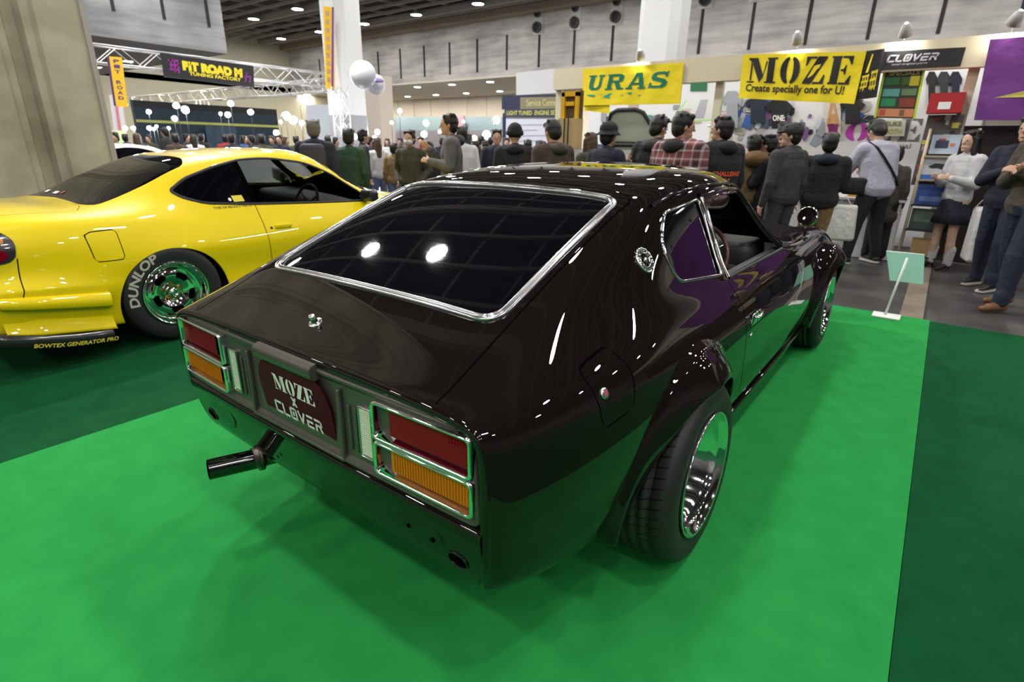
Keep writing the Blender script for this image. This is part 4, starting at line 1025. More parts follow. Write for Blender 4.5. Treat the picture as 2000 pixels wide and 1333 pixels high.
# lower rear: bumper side step, skirt and black splitter
st = MB()
for sg in (-1,):
    pass
sk = MB(); xs = np.linspace(-.94, -.425, 14)
for sg in (-1, 1):
    def rowf(x, dy, z0, z1): t = (x+.425)/-.515; return Vector((x, sg*((.872-.05*max(0, t-.6)**2*4)+dy), z0+(z1-z0)*t))
    sk.grid([[rowf(x, a, b, c_) for x in xs] for a, b, c_ in ((-.03, .446, .512), (.006, .440, .500), (.026, .432, .492), (.030, .362, .448), (.022, .352, .440), (-.022, .345, .432), (-.020, .27, .36), (.0, .22, .30), (.012, .205, .285), (-.01, .20, .28))], True)
    for x in (xs[-1],): pass
    e = [rowf(xs[-1], a, b, c_) for a, b, c_ in ((-.03, .446, .512), (.006, .440, .500), (.026, .432, .492), (.030, .362, .448), (.022, .352, .440), (-.022, .345, .432), (-.020, .27, .36), (.0, .22, .30), (.012, .205, .285), (-.01, .20, .28))]
    e += [Vector((p.x, sg*.78, p.z)) for p in reversed(e)]
    sk.add(e, [tuple(range(len(e)))], False)
build_by(sk, LR, 'bumper_side', ypaint, YC)
lp = MB(); pts = [(-1.3, .60, .30), (-1.12, .80, .285), (-.98, .875, .262), (-.75, .888, .205), (-.60, .888, .180), (-.455, .880, .165)]
for sg in (-1, 1):
    P_ = [Vector((a, sg*b, c_)) for a, b, c_ in pts]
    rowsx = [[p+Vector((0, sg*dy, dz)) for dy, dz in ((-.06, .045), (.0, .045), (.016, .034), (.022, .012), (.018, -.012), (.002, -.036), (-.03, -.045), (-.07, -.04))] for p in P_]
    Bu = bmat(len(rowsx), np.linspace(0, len(rowsx)-1, 26)); A_ = np.einsum('ij,jkd->ikd', Bu, np.array([[tuple(q) for q in r] for r in rowsx]))
    lp.grid([[Vector(q) for q in r] for r in A_], True); lp.add([Vector(q) for q in A_[-1]], [tuple(range(8))], False)
SPL = sorted(build_by(lp, LR, 'rear_splitter', carbon, YC), key=lambda o: o.data.vertices[0].co.y)[0]
yl = mat('yellow_vinyl', (.75, .62, .05), rough=.5)
def lipwarp(a, b):
    x = -.655+a; t = (x+1.0)/.55; z = np.interp(x, [-.98, -.75, -.60, -.455], [.262, .205, .180, .165]); return Vector((x, -(.912+.0-.0*t), z-.012+b))
tx = MB(); put_polys(tx, font_polys('BOWTEX GENERATOR PRO', .024, bold=.03, shear=.35, wx=1.0), (0, 0, 0), (1, 0, 0), (0, 0, 1), warp=lipwarp); tx.build('lettering', yl, SPL, recalc=False)
# decals
def sidewarp(cx, cz, surf, sg=-1, off=.0015):
    def f(a, b):
        p, n_ = surf.side(cx+a, cz+b, sg); return p+n_*off
    return f
tx = MB(); put_polys(tx, font_polys('TYPE OF RE-SULT VEIL D', .016, bold=.02, wx=1.25), (0, 0, 0), (1, 0, 0), (0, 0, 1), warp=sidewarp(.545, .872, YS)); tx.build('side_lettering', mat('dark_vinyl', (.03, .02, .01), rough=.6), YC, recalc=False)
tx = MB(); put_polys(tx, [[(-.045, -.022), (.04, -.022), (.035, .022), (-.05, .022)]], 0*Vector((1, 1, 1)), (1, 0, 0), (0, 0, 1), warp=sidewarp(.615, .925, YS, off=.003)); tx.build('yellow_sticker', yl, QG, recalc=False)
tx = MB(); put_polys(tx, [[(.012*math.cos(t), .012*math.sin(t)) for t in np.linspace(0, 2*PI, 16, endpoint=False)]], (0, 0, 0), (1, 0, 0), (0, 0, 1), warp=sidewarp(.545, .922, YS, off=.003)); tx.build('round_sticker', white_v, QG, recalc=False)
def topwarp(cx, cy, surf):
    def f(a, b):
        p, n_ = surf.down(cx+b, cy-a); return p+n_*.002
    return f
for (x, y, w_, mm) in ((-.235, .30, .06, white_v), (-.245, .12, .07, white_v), (-.235, .03, .04, MATS['dull_red'])):
    tx = MB(); put_polys(tx, [[(-w_/2, -.014), (w_/2, -.014), (w_/2, .014), (-w_/2, .014)]], (0, 0, 0), (1, 0, 0), (0, 0, 1), warp=topwarp(x, y, YS)); tx.build('window_sticker', mm, GL, recalc=False)
# tail lamp cluster wrapping the corner
for sg in (-1, 1):
    cl = MB(); U_l = rounded([(-1.04, .868), (-.86, .862), (-.800, .820), (-.782, .78), (-.800, .70), (-.84, .675), (-1.04, .672)], [0, .03, .02, .03, .03, .03, 0])
    fl_, _r = YS.split(YS.F, f_side(U_l, sg, .45))
    TL = YS.build('tail_lamp', fl_, carbon, YC, off=.006, rim=.02)
    for nm, mm, pl_ in (('amber_lens', lens_amb, rounded([(-1.04, .83), (-.85, .826), (-.822, .80), (-.83, .775), (-1.04, .77)], [0, .02, .02, .02, 0])), ('red_lens', lens_red, rounded([(-1.04, .758), (-.85, .752), (-.825, .73), (-.835, .70), (-.86, .688), (-1.04, .686)], [0, .02, .02, .02, .02, 0]))):
        a_, _r = YS.split(YS.F, f_side(pl_, sg, .45)); YS.build(nm, a_, mm, TL, off=.010, rim=.008)
# tail cap
mb = MB(); e = [Vector(p) for p in YS.S[0]]; mb.grid([e, [p+Vector((-.05, -p.y*.08, -.01)) for p in e], [Vector((-1.10, p.y*.5, .5+(p.z-.5)*.6)) for p in e]], True); mb.add([Vector((-1.10, p.y*.5, .5+(p.z-.5)*.6)) for p in e], [tuple(range(len(e)))], False); mb.build('rear_bumper', ypaint, YC)
# wheels
gold = mat('brass_nut', (.65, .42, .08), rough=.2, metal=1)
def slot_wheel(loc, sg, W_, R_t, R_r, parent):
    e, T_, RM = wheel(loc, sg, W_, R_t, R_r, .05, camber=.01, style='plain', parent=parent)
    h = W_/2; f = h-.045
    bpy.data.meshes.remove(RM.data)
    r = MB(); pr = [(R_r-.012, h-.014), (R_r-.003, h-.004), (R_r+.002, h+.005), (R_r-.001, h+.010), (R_r-.008, h+.006), (R_r-.014, h-.004), (R_r-.020, h-.012), (R_r-.024, h-.05), (R_r-.045, h-.062), (R_r-.050, h-.056)]
    r.lathe([(a, sg*b) for a, b in pr], axis='y', n=64)
    RM = r.build('rim', chrome, e)
    d = MB(); Ro = R_r-.048; Ri = .066
    def y_(rad): t = (rad-Ri)/(Ro-Ri); return f-.012+.030*math.sin(min(max(t, 0), 1)*PI*.75)-.02*t
    # disc with five oblong windows
    nA = 120; rr_ = np.linspace(Ri, Ro, 13)
    vs = [Vector((ra*math.cos(2*PI*k/nA), sg*y_(ra), ra*math.sin(2*PI*k/nA))) for ra in rr_ for k in range(nA)]; fs = []
    for i in range(12):
        for k in range(nA):
            rm = (rr_[i]+rr_[i+1])/2; am = (2*PI*(k+.5)/nA-.35) % (2*PI/5)-PI/5
            dx, dy = am*rm, rm-(Ri+Ro)*.53
            ln, wd = .042, .021
            q = max(abs(dx)-(ln-wd), 0); ins = math.hypot(q, dy) < wd
            if not ins: fs.append((i*nA+k, i*nA+(k+1) % nA, (i+1)*nA+(k+1) % nA, (i+1)*nA+k))
    d.add(vs, fs, True); DD = d.build('slotted_disc', chrome, RM)
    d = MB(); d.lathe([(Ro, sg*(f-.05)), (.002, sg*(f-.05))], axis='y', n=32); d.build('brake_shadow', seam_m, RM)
    d = MB(); d.lathe([(.070, sg*(f-.010)), (.062, sg*(f-.030)), (.034, sg*(f-.032)), (.034, sg*(f+.004)), (.030, sg*(f+.012)), (.024, sg*(f+.012)), (.022, sg*(f+.030)), (.016, sg*(f+.034)), (.014, sg*(f+.028)), (.001, sg*(f+.026))], axis='y', n=28); d.build('hub', chrome, RM)
    for k in range(5):
        a = k*2*PI/5+.3; d = MB(); d.lathe([(.011, sg*(f-.03)), (.011, sg*(f-.004)), (.006, sg*(f+.002)), (.001, sg*(f+.002))], (.048*math.cos(a), 0, .048*math.sin(a)), axis='y', n=6, smooth=False); d.build('lug_nut', gold, RM)
    return e, T_
for sg in (-1, 1):
    e, T_ = slot_wheel((-.03, sg*.760, .350), sg, .225, .326, .214, YC)
    if sg < 0:
        tw = MB(); rl = .272
        def tyrewarp(a, b, t0=2.62): 
            t = t0-a/rl; r_ = rl+b; return Vector((r_*math.cos(t), -(.1125+.0062-abs(b)*.03), r_*math.sin(t)))
        ps = font_polys('DUNLOP', .056, bold=.045, shear=.12, wx=1.22)
        put_polys(tw, ps, (0, 0, 0), (1, 0, 0), (0, 0, 1), warp=tyrewarp); tw.build('tyre_lettering', mat('aged_white', (.50, .48, .40), rough=.7), T_, recalc=False)
    slot_wheel((2.48, sg*.74, .327), sg, .205, .305, .205, YC)
mb = MB()
for cx in (0, 2.48):
    for sg in (-1, 1): mb.lathe([(.37, sg*.80), (.37, sg*.50), (.02, sg*.50)], (cx, 0, .315), axis='y', n=32, arc=(-.1, PI+.1))
build_by(mb, lambda c: (c.x > 1.3, c.y > 0), 'wheel_well', seam_m, YC)
mb = MB(); mb.box((1.24, 0, .20), (1.70, 1.40, .06)); mb.box((-.66, 0, .33), (.5, 1.3, .1)); mb.box((1.2, 0, .35), (4.0, .94, .05)); mb.build('floor_pan', black_rub, YC)
# interior
it = MB(); it.box((1.66, 0, .74), (.36, 1.2, .16), bev=.05); it.build('dashboard', vinyl, YC)
for sg in (-1, 1):
    st = MB(); st.box((.98, sg*.36, .45), (.46, .46, .14), bev=.05); M_ = Matrix.Rotation(-.35, 3, 'Y'); st.box((.74, sg*.36, .74), (.13, .46, .62), rot=M_, bev=.05); st.build('front_seat', mat('red_seat_cloth', (.12, .015, .012), rough=.8) if sg > 0 else vinyl, YC)
sw = MB(); c0 = Vector((1.42, -.36, .80)); q = Vector((-.9, 0, .42)).normalized(); a1 = Vector((0, 1, 0)); a2 = q.cross(a1)
sw.tube([c0+(a1*math.cos(t)+a2*math.sin(t))*.165 for t in np.linspace(0, 2*PI, 36, endpoint=False)], .013, 8, closed=True)
for k in range(3):
    t = PI/2+k*2*PI/3; sw.tube([c0-q*.03, c0+(a1*math.cos(t)+a2*math.sin(t))*.16], .009, 6)
sw.tube([c0-q*.03, c0-q*.3], .02, 8); sw.build('steering_wheel', black_rub, YC)
mb = MB(); mb.tube([(.55, -.56, .40), (.60, -.50, 1.10), (.60, .50, 1.10), (.55, .56, .40)], .02, 8); mb.tube([(.60, -.45, 1.08), (-.20, -.42, .60)], .02, 8); mb.build('roll_cage', black_rub, YC)
# ------------------------------------------------------------------ visitors
TMP = bpy.data.scenes.new('workbench')
def cap(mb, p0, r0, p1, r1, n=10):
    p0, p1 = Vector(p0), Vector(p1); d = p1-p0; L = d.length
    if L < 1e-6: d = Vector((0, 0, 1)); L = 1e-6
    d = d/L; pts, rs = [], []
    for k in range(1, 5): a = PI/2*k/4; pts.append(p0-d*r0*math.cos(a)); rs.append(max(r0*math.sin(a), 1e-4))
    for k in range(3, -1, -1): a = PI/2*k/4; pts.append(p1+d*r1*math.cos(a)); rs.append(max(r1*math.sin(a), 1e-4))
    mb.tube(pts, rs, n)
def ell(mb, c, r, M=None, n=8): mb.sphere(c, 1.0, n, sc=r, M=M)
def remesh(mb, name, m, parent, vox, smooth=2):
    me = bpy.data.meshes.new(name); me.from_pydata([tuple(v) for v in mb.v], [], mb.f)
    bm = bmesh.new(); bm.from_mesh(me); bmesh.ops.recalc_face_normals(bm, faces=bm.faces[:]); bm.to_mesh(me); bm.free()
    o = bpy.data.objects.new('tmp', me); TMP.collection.objects.link(o)
    r = o.modifiers.new('r', 'REMESH'); r.mode = 'VOXEL'; r.voxel_size = vox; r.use_smooth_shade = True
    if smooth: s_ = o.modifiers.new('s', 'SMOOTH'); s_.iterations = smooth; s_.factor = .5
    TMP.view_layers[0].update(); dg = TMP.view_layers[0].depsgraph; m2 = bpy.data.meshes.new_from_object(o.evaluated_get(dg)); m2.name = name
    bpy.data.objects.remove(o); bpy.data.meshes.remove(me)
    m2.materials.clear(); m2.materials.append(m)
    o = bpy.data.objects.new(name, m2); COL.objects.link(o); o.parent = parent
    return o
def cloth(name, c, rough=.85, c2=None): return mat('cloth_'+name, c, rough=rough, noise=(14, c2 or tuple(x*.72 for x in c), 3), bump=(22, .5, .02))
skin = mat('skin', (.50, .30, .21), rough=.5, noise=(8, (.44, .25, .17))); skin_w = mat('skin_fair', (.58, .38, .28), rough=.5)
hair_b = mat('hair_black', (.010, .008, .007), rough=.45, bump=(60, .6, .01)); hair_br = mat('hair_brown', (.05, .025, .012), rough=.45, bump=(60, .6, .01)); hair_g = mat('hair_grey', (.12, .11, .10), rough=.6)
BLACK = cloth('black', (.014, .014, .016)); NAVY = cloth('navy', (.014, .018, .035)); CHAR = cloth('charcoal', (.045, .045, .048)); GREYM = cloth('grey', (.10, .10, .105)); OLIVE = cloth('olive', (.055, .055, .032)); GREEN = cloth('green', (.025, .065, .035)); KHAKI = cloth('khaki', (.22, .14, .06)); WHITEC = cloth('white', (.55, .55, .56), c2=(.5, .5, .52)); LILAC = cloth('lilac_grey', (.42, .41, .50), c2=(.36, .36, .45)); BROWN = cloth('brown', (.055, .035, .025)); TAUPE = cloth('taupe', (.075, .062, .05)); JEANS = cloth('indigo_denim', (.018, .025, .05)); DENIM = cloth('light_denim', (.10, .14, .25)); FUR = cloth('brown_fur', (.16, .09, .035)); BLUEC = cloth('blue', (.04, .09, .28)); REDC = cloth('red', (.3, .02, .02))
def plaid():
    m = mat('cloth_red_plaid', (.17, .05, .055), rough=.85); nt = m.node_tree; b = nt.nodes['Principled BSDF']; tc = nt.nodes.new('ShaderNodeTexCoord'); sp = nt.nodes.new('ShaderNodeSeparateXYZ'); nt.links.new(tc.outputs['Object'], sp.inputs[0])
    def stripes(src, f, th):
        mu = nt.nodes.new('ShaderNodeMath'); mu.operation = 'MULTIPLY'; mu.inputs[1].default_value = f; nt.links.new(src, mu.inputs[0]); fr = nt.nodes.new('ShaderNodeMath'); fr.operation = 'FRACT'; nt.links.new(mu.outputs[0], fr.inputs[0]); g = nt.nodes.new('ShaderNodeMath'); g.operation = 'LESS_THAN'; g.inputs[1].default_value = th; nt.links.new(fr.outputs[0], g.inputs[0]); return g.outputs[0]
    a = stripes(sp.outputs['Z'], 13, .22); c = stripes(sp.outputs['Y'], 13, .22); d = stripes(sp.outputs['Z'], 6.5, .4); e = stripes(sp.outputs['Y'], 6.5, .4)
    ad = nt.nodes.new('ShaderNodeMath'); nt.links.new(a, ad.inputs[0]); nt.links.new(c, ad.inputs[1]); dk = nt.nodes.new('ShaderNodeMath'); nt.links.new(d, dk.inputs[0]); nt.links.new(e, dk.inputs[1]); h = nt.nodes.new('ShaderNodeMath'); h.operation = 'MULTIPLY'; h.inputs[1].default_value = .45; nt.links.new(dk.outputs[0], h.inputs[0])
    m1 = nt.nodes.new('ShaderNodeMix'); m1.data_type = 'RGBA'; m1.inputs[6].default_value = (.20, .055, .06, 1); m1.inputs[7].default_value = (.015, .012, .02, 1); nt.links.new(h.outputs[0], m1.inputs[0])
    m2 = nt.nodes.new('ShaderNodeMix'); m2.data_type = 'RGBA'; m2.inputs[7].default_value = (.42, .36, .36, 1); hh = nt.nodes.new('ShaderNodeMath'); hh.operation = 'MULTIPLY'; hh.inputs[1].default_value = .5; nt.links.new(ad.outputs[0], hh.inputs[0]); nt.links.new(hh.outputs[0], m2.inputs[0]); nt.links.new(m1.outputs[2], m2.inputs[6]); nt.links.new(m2.outputs[2], b.inputs['Base Color'])
    return m
PLAID = plaid()
shoe_k = mat('shoe_black', (.015, .015, .015), rough=.4); shoe_w = mat('shoe_sole_white', (.55, .54, .5), rough=.6); shoe_br = mat('shoe_brown', (.16, .075, .03), rough=.5)
eye_m = mat('eye_dark', (.01, .008, .008), rough=.2); lip_m = mat('lips', (.35, .12, .10), rough=.5)
ARMS = {  # elbow, wrist offsets from the shoulder (x forward, y outward, z)
 'down': ((-.02, .06, -.29), (.04, .07, -.53)), 'relaxed': ((-.05, .07, -.28), (.10, .05, -.50)), 'pocket': ((-.08, .10, -.27), (.10, .02, -.44)),
 'front': ((.04, .06, -.28), (.27, -.06, -.22)), 'phone': ((.08, .05, -.27), (.27, -.07, -.08)), 'cross': ((.06, .07, -.27), (.22, -.16, -.18)), 'reach': ((.20, .04, -.20), (.45, .0, -.22)), 'up': ((.12, .06, .16), (.02, -.02, .38))}
def person(x, y, H, face, label, top=BLACK, legs=BLACK, hair=hair_b, sk=None, vox=.015, arms=('down', 'down'), lean=0.0, stance=.10, step=0.0, shoes=shoe_k, hood=None, cap_=None, beanie=None, brim=None, mask=False, longhair=False, skirt=None, long_coat=False, fat=1.12, headturn=0.0, nod=0.0, group=None, eyes=True, fur=False, detail=True, girl=False, sole=None):
    sk = sk or skin; s = H/1.757
    E = empty('person', label, 'person', (x, y, 0), math.radians(face), group); E.scale = (s, s, s)
    E.scale = (s, s, s)
    up = Matrix.Rotation(lean, 3, 'Y'); hip = Vector((0, 0, .93))
    def U(p): return hip+up @ (Vector(p)-hip)
    sw = (.175 if not girl else .15)*(.5+.5*fat)
    nk = U((0, 0, 1.46)); hd = U((.03, 0, 1.61)); Hr = up @ Matrix.Rotation(headturn, 3, 'Z') @ Matrix.Rotation(nod, 3, 'Y')
    def Hp(p): return hd+Hr @ (Vector(p)*1.10)
    b = MB()
    cap(b, U((-.005, 0, 1.40)), .058, Hp((-.015, 0, -.05)), .052)
    ell(b, Hp((0, 0, .015)), (.101, .080, .114), Hr); ell(b, Hp((.025, 0, -.055)), (.068, .057, .063), Hr)
    cap(b, Hp((.085, 0, .015)), .010, Hp((.102, 0, -.018)), .014, 6)
    cap(b, Hp((.078, -.02, -.062)), .010, Hp((.078, .02, -.062)), .010, 6); ell(b, Hp((.07, 0, -.092)), (.022, .025, .018), Hr, 5)
    for sg in (-1, 1):
        ell(b, Hp((-.005, sg*.076, -.005)), (.018, .010, .030), Hr, 5)
        cap(b, Hp((.075, sg*.018, .032)), .009, Hp((.066, sg*.045, .030)), .008, 6)
    # hands and arms
    wr = {}
    for i, sg in ((0, 1), (1, -1)):
        eo, wo = ARMS[arms[i]]; S = Vector((0, sg*sw, 1.385))
        Ew = U(S+Vector((eo[0], sg*eo[1], eo[2]))); Wr = U(S+Vector((wo[0], sg*wo[1], wo[2]))); wr[sg] = (U(S), Ew, Wr)
        d = (Wr-Ew).normalized(); side = d.cross(Vector((0, sg, .2))).normalized()
        n2 = d.cross(side).normalized()
        cap(b, Ew.lerp(Wr, .6), .030, Wr, .026); pm = Wr+d*.05; ell(b, pm, (.016, .042, .050) if vox > .012 else (.014, .040, .046), Matrix((n2, side, d)).transposed(), 6)
        if detail:
            bend = -n2*sg if arms[i] in ('down', 'relaxed') else -n2
            for k, (off, ln) in enumerate(((-.030, .062), (-.010, .072), (.010, .068), (.029, .054))):
                a0 = Wr+d*.088+side*off; a1 = a0+d*ln*.55+n2*.010*sg; a2 = a1+d*ln*.38+n2*.026*sg
                cap(b, a0, .0095, a1, .009, 6); cap(b, a1, .009, a2, .0075, 6)
            t0 = Wr+d*.035+side*.032; t1 = t0+d*.035+side*.028+n2*.012*sg; t2 = t1+d*.028+n2*.012*sg
            cap(b, t0, .012, t1, .010, 6); cap(b, t1, .010, t2, .008, 6)
    FE = []
    for sg in (-1, 1):
        hp = Vector((0, sg*.085, .90)); ft = Vector((sg*step*.5, sg*(.07+stance*.5), .07)); kn = hp.lerp(ft, .5)+Vector((.035, 0, .02)); FE.append((hp, kn, ft))
        if skirt: cap(b, hp, .085, kn, .058); cap(b, kn, .055, kn.lerp(ft, .45), .052); cap(b, kn.lerp(ft, .4), .054, ft, .036)
    if not skirt: cap(b, (0, 0, .95), .085, U((0, 0, 1.3)), .085)
    else: cap(b, (0, 0, .95), .085, U((0, 0, 1.3)), .085)
    for (hp, kn, ft) in FE:
        if not skirt: cap(b, hp, .07, kn, .05); cap(b, kn, .045, ft, .035)
    for sg in (-1, 1): S, Ew, Wr = wr[sg]; cap(b, S, .045, Ew, .038); cap(b, Ew, .036, Wr, .026)
    remesh(b, 'body', sk, E, vox if detail else .03, 1)
    # upper garment
    j = MB(); f_ = fat
    waist = .84 if not long_coat else .60
    for z in np.arange(.93, 1.381, .025):
        rx = np.interp(z, [.93, 1.03, 1.15, 1.27, 1.36], [.125, .118, .118, .120, .100])*f_; ry = np.interp(z, [.93, 1.03, 1.15, 1.27, 1.36], [.180, .168, .172, .190, .170])*f_*(1 if not girl else .84)
        cap(j, U((-.005, -(ry-rx), z)), rx, U((-.005, ry-rx, z)), rx)
    if not skirt:
        cap(j, (0, -.07*f_, waist+.10), .118*f_, (0, .07*f_, waist+.10), .118*f_)
        if long_coat: cap(j, (0, -.08, .68), .12, (0, .08, .68), .12); cap(j, (0, 0, .7), .14, (0, 0, .95), .13)
    for sg in (-1, 1):
        S, Ew, Wr = wr[sg]; cap(j, S, .078*f_, Ew, .062*f_); cap(j, Ew, .062*f_, Wr, .043*f_); cap(j, U((0, sg*.05, 1.40)), .07, S, .078*f_)
    cap(j, U((-.01, 0, 1.40)), .085, U((-.005, 0, 1.465)), .066)
    J = remesh(j, 'jacket', top, E, vox, 5)
    if hood is not None:
        h = MB(); ell(h, U((-.10, 0, 1.43)), (.085, .13, .075)); cap(h, U((-.06, -.09, 1.45)), .045, U((.06, -.05, 1.44)), .03); cap(h, U((-.06, .09, 1.45)), .045, U((.06, .05, 1.44)), .03)
        if fur: ell(h, U((-.12, 0, 1.44)), (.13, .18, .11))
        remesh(h, 'hood', hood, E, vox, 2)
    if skirt:
        k = MB(); k.lathe([(.13, .99), (.155, .90), (.20, .72), (.225, .60), (.215, .60), (.12, .95)], n=36)
        for i, v in enumerate(k.v):
            a = math.atan2(v[1], v[0]); r = 1+.035*math.sin(a*14)*(1 if v[2] < .8 else .2); k.v[i] = (v[0]*r*.85, v[1]*r, v[2])
        k.build('skirt', skirt, E)
        k = MB()
        for (hp, kn, ft) in FE: cap(k, ft+Vector((0, 0, .20)), .060, ft+Vector((0, 0, .02)), .056)
        remesh(k, 'socks', WHITEC, E, .012, 1)
    else:
        t = MB(); cap(t, (0, -.05, .92), .118*f_, (0, .05, .92), .118*f_)
        for (hp, kn, ft) in FE:
            cap(t, hp, .098*f_, kn, .075*f_); cap(t, kn, .074*f_, ft+Vector((-.01, 0, .03)), .062)
            cap(t, ft+Vector((.0, 0, .08)), .065, ft+Vector((.005, 0, .01)), .06)
        remesh(t, 'trousers', legs, E, vox, 2)
    for (hp, kn, ft) in FE:
        q = MB(); cap(q, (ft.x-.04, ft.y, .048), .045, (ft.x+.10, ft.y*1.08, .045), .042); cap(q, (ft.x+.10, ft.y*1.08, .038), .036, (ft.x+.17, ft.y*1.12, .034), .030)
        if girl: q = MB(); cap(q, (ft.x-.03, ft.y, .075), .038, (ft.x+.04, ft.y, .06), .036); cap(q, (ft.x+.04, ft.y, .055), .034, (ft.x+.15, ft.y, .026), .024); cap(q, (ft.x-.045, ft.y, .05), .015, (ft.x-.045, ft.y, .012), .010)
        SH = remesh(q, 'shoe', shoes, E, .012 if detail else .025, 1)
        zmn = min(v.co.z for v in SH.data.vertices); SH.location.z = -zmn
        if sole and not girl: w = MB(); w.prism(rounded([(ft.x-.08, ft.y-.04), (ft.x+.20, ft.y-.04), (ft.x+.20, ft.y+.05), (ft.x-.08, ft.y+.05)], .04), 0, .022); w.build('sole', sole, SH).location.z = zmn
    # head cover
    hm = MB()
    if hair:
        ell(hm, Hp((-.022, 0, .036)), (.110, .097, .112), Hr); ell(hm, Hp((-.045, 0, -.01)), (.074, .090, .094), Hr)
        cap(hm, Hp((.045, -.045, .092)), .030, Hp((.045, .045, .092)), .030, 8)
        for i in range(10): a = random.uniform(-2.6, 2.6); hm_p = Hp((-.03+.075*math.cos(a)*random.uniform(.3, 1), .07*math.sin(a), .10+random.uniform(-.01, .02))); ell(hm, hm_p, (.025, .022, .02), None, 4)
        if longhair:
            cap(hm, Hp((-.055, 0, 0)), .085, Hp((-.075, 0, -.24)), .095)
            for sg in (-1, 1): cap(hm, Hp((.01, sg*.075, .03)), .028, Hp((.0, sg*.085, -.24)), .038)
        remesh(hm, 'hair', hair, E, min(vox, .012) if detail else .02, 1)
    if cap_:
        c = MB(); ell(c, Hp((-.015, 0, .065)), (.122, .104, .086), Hr); c2 = MB()
        cap(c, Hp((.075, -.03, .052)), .024, Hp((.075, .03, .052)), .024); cap(c, Hp((.12, -.035, .040)), .012, Hp((.12, .035, .040)), .012); cap(c, Hp((.10, 0, .045)), .02, Hp((.13, 0, .04)), .016)
        remesh(c, 'cap', cap_, E, .010, 1)
    if beanie:
        c = MB(); ell(c, Hp((-.01, 0, .055)), (.124, .110, .116), Hr); c.lathe([(.115, -.02), (.122, -.02), (.126, .03), (.117, .03)], Hp((-.01, 0, .02)), n=24); remesh(c, 'beanie', beanie, E, .012, 1)
    if brim:
        c = MB(); ell(c, Hp((-.01, 0, .075)), (.122, .108, .094), Hr); c.lathe([(.08, .02), (.15, -.03), (.15, -.018), (.09, .035)], Hp((-.01, 0, .035)), n=28); remesh(c, 'brimmed_hat', brim, E, .010, 1)
    if mask:
        c = MB(); ell(c, Hp((.045, 0, -.045)), (.076, .074, .052), Hr, 8); remesh(c, 'face_mask', WHITEC, E, .012, 1)
    if eyes and detail:
        for sg in (-1, 1):
            q = MB(); ell(q, Hp((.084, sg*.030, .012)), (.006, .013, .005), Hr, 5); q.build('eye', eye_m, E)
        q = MB(); ell(q, Hp((.088, 0, -.062)), (.006, .022, .005), Hr, 5); q.build('mouth', lip_m, E)
    return E, U, wr
def pix(px, py, D):
    """position below the head-top pixel at view depth D, and the height there"""
    d = F_+R_*((px-1000)/FPX)+U_*((666.5-py)/FPX); p = Vector(CAMLOC)+d*D
    return p.x, p.y, p.z
def W2(E, p):
    c, s_ = math.cos(E.rotation_euler.z), math.sin(E.rotation_euler.z); k = E.scale.x
    return Vector((E.location.x+k*(c*p[0]-s_*p[1]), E.location.y+k*(s_*p[0]+c*p[1]), k*p[2]))
L_, RT, AW, TO = 127, -53, 37, 217   # facing: image left, image right, away, towards the camera
def P(px, py, D, face, label, **k):
    x, y, H = pix(px, py, D); return person(x, y, H, face, label, **k)
pe = {}
pe['backpack'] = P(610, 232, 6.88, AW+8, 'person seen from behind in a dark hooded jacket and backpack, beyond the yellow coupe', top=NAVY, hood=NAVY, hair=hair_g, fat=1.15)
pe['green'] = P(679, 250, 7.44, AW-10, 'person in a dark green fleece jacket seen from behind beside the white pillar', top=GREEN, fat=1.12)
P(706, 252, 9.6, RT+30, 'person in a dark grey jacket standing behind the green jacketed person', top=CHAR, fat=1.0)
P(736, 268, 10.5, AW+30, 'person in a loose white top behind the yellow coupe windscreen', top=WHITEC, legs=DENIM, hair=hair_br, longhair=True, girl=True)
P(768, 279, 9.8, AW, 'small person in a brown jacket and light blue jeans', top=KHAKI, legs=DENIM, girl=True)
P(800, 253, 7.81, TO-12, 'person facing the camera in an olive parka with a white face mask', top=OLIVE, mask=True, arms=('pocket', 'pocket'), fat=1.1, long_coat=True)
P(838, 276, 8.64, L_-40, 'person in a black coat behind the grey hooded one', top=BLACK, arms=('front', 'front'))
pe['grey'] = P(880, 221, 6.8, L_+8, 'person in a grey hooded jacket in profile looking left above the black coupe roof', top=GREYM, hood=CHAR, vox=.010, arms=('front', 'phone'), fat=1.25)
P(902, 246, 8.00, AW+20, 'person mostly hidden behind the grey hooded one', top=WHITEC)
P(929, 274, 11.5, AW+40, 'small person in black with a red mark looking right, left of the navy coat', top=BLACK, girl=True)
P(948, 275, 12.0, L_-30, 'small person in black just left of the navy coated one', top=BLACK, girl=True)
P(970, 252, 8.64, TO+5, 'person facing the camera in a navy button coat before the white notice board', top=NAVY, arms=('pocket', 'down'))
P(1006, 243, 6.88, AW+5, 'person in a black hooded coat and black knitted beanie seen from behind', top=BLACK, hood=BLACK, beanie=BLACK, hair=None, fat=1.25, eyes=False)
P(1031, 272, 10.0, AW, 'small person in black beside the one in the beanie', top=BLACK, girl=True)
P(1083, 233, 5.86, AW+35, 'person in a brown and grey hooded jacket half hidden by the cardboard display', top=BROWN, hood=TAUPE, fat=1.3, nod=.3)
P(1056, 274, 7.44, AW, 'person in black between the beanie and the brown jacket', top=BLACK, girl=True)
P(1156, 258, 7.07, AW+25, 'person with brown hair in an olive and yellow printed top by the cardboard display', top=OLIVE, hair=hair_br, longhair=True, girl=True)
P(1188, 241, 5.86, RT+40, 'person in a dark brimmed hat and navy jacket with raised hands', top=NAVY, brim=BLACK, hood=None, arms=('down', 'phone'), vox=.013)
pe['m15'] = P(1288, 224, 5.91, RT+55, 'person with short black hair in a black jacket, looking down, left of the plaid jacket', top=BLACK, hood=CHAR, vox=.010, nod=.25, fat=1.25, headturn=-.5)
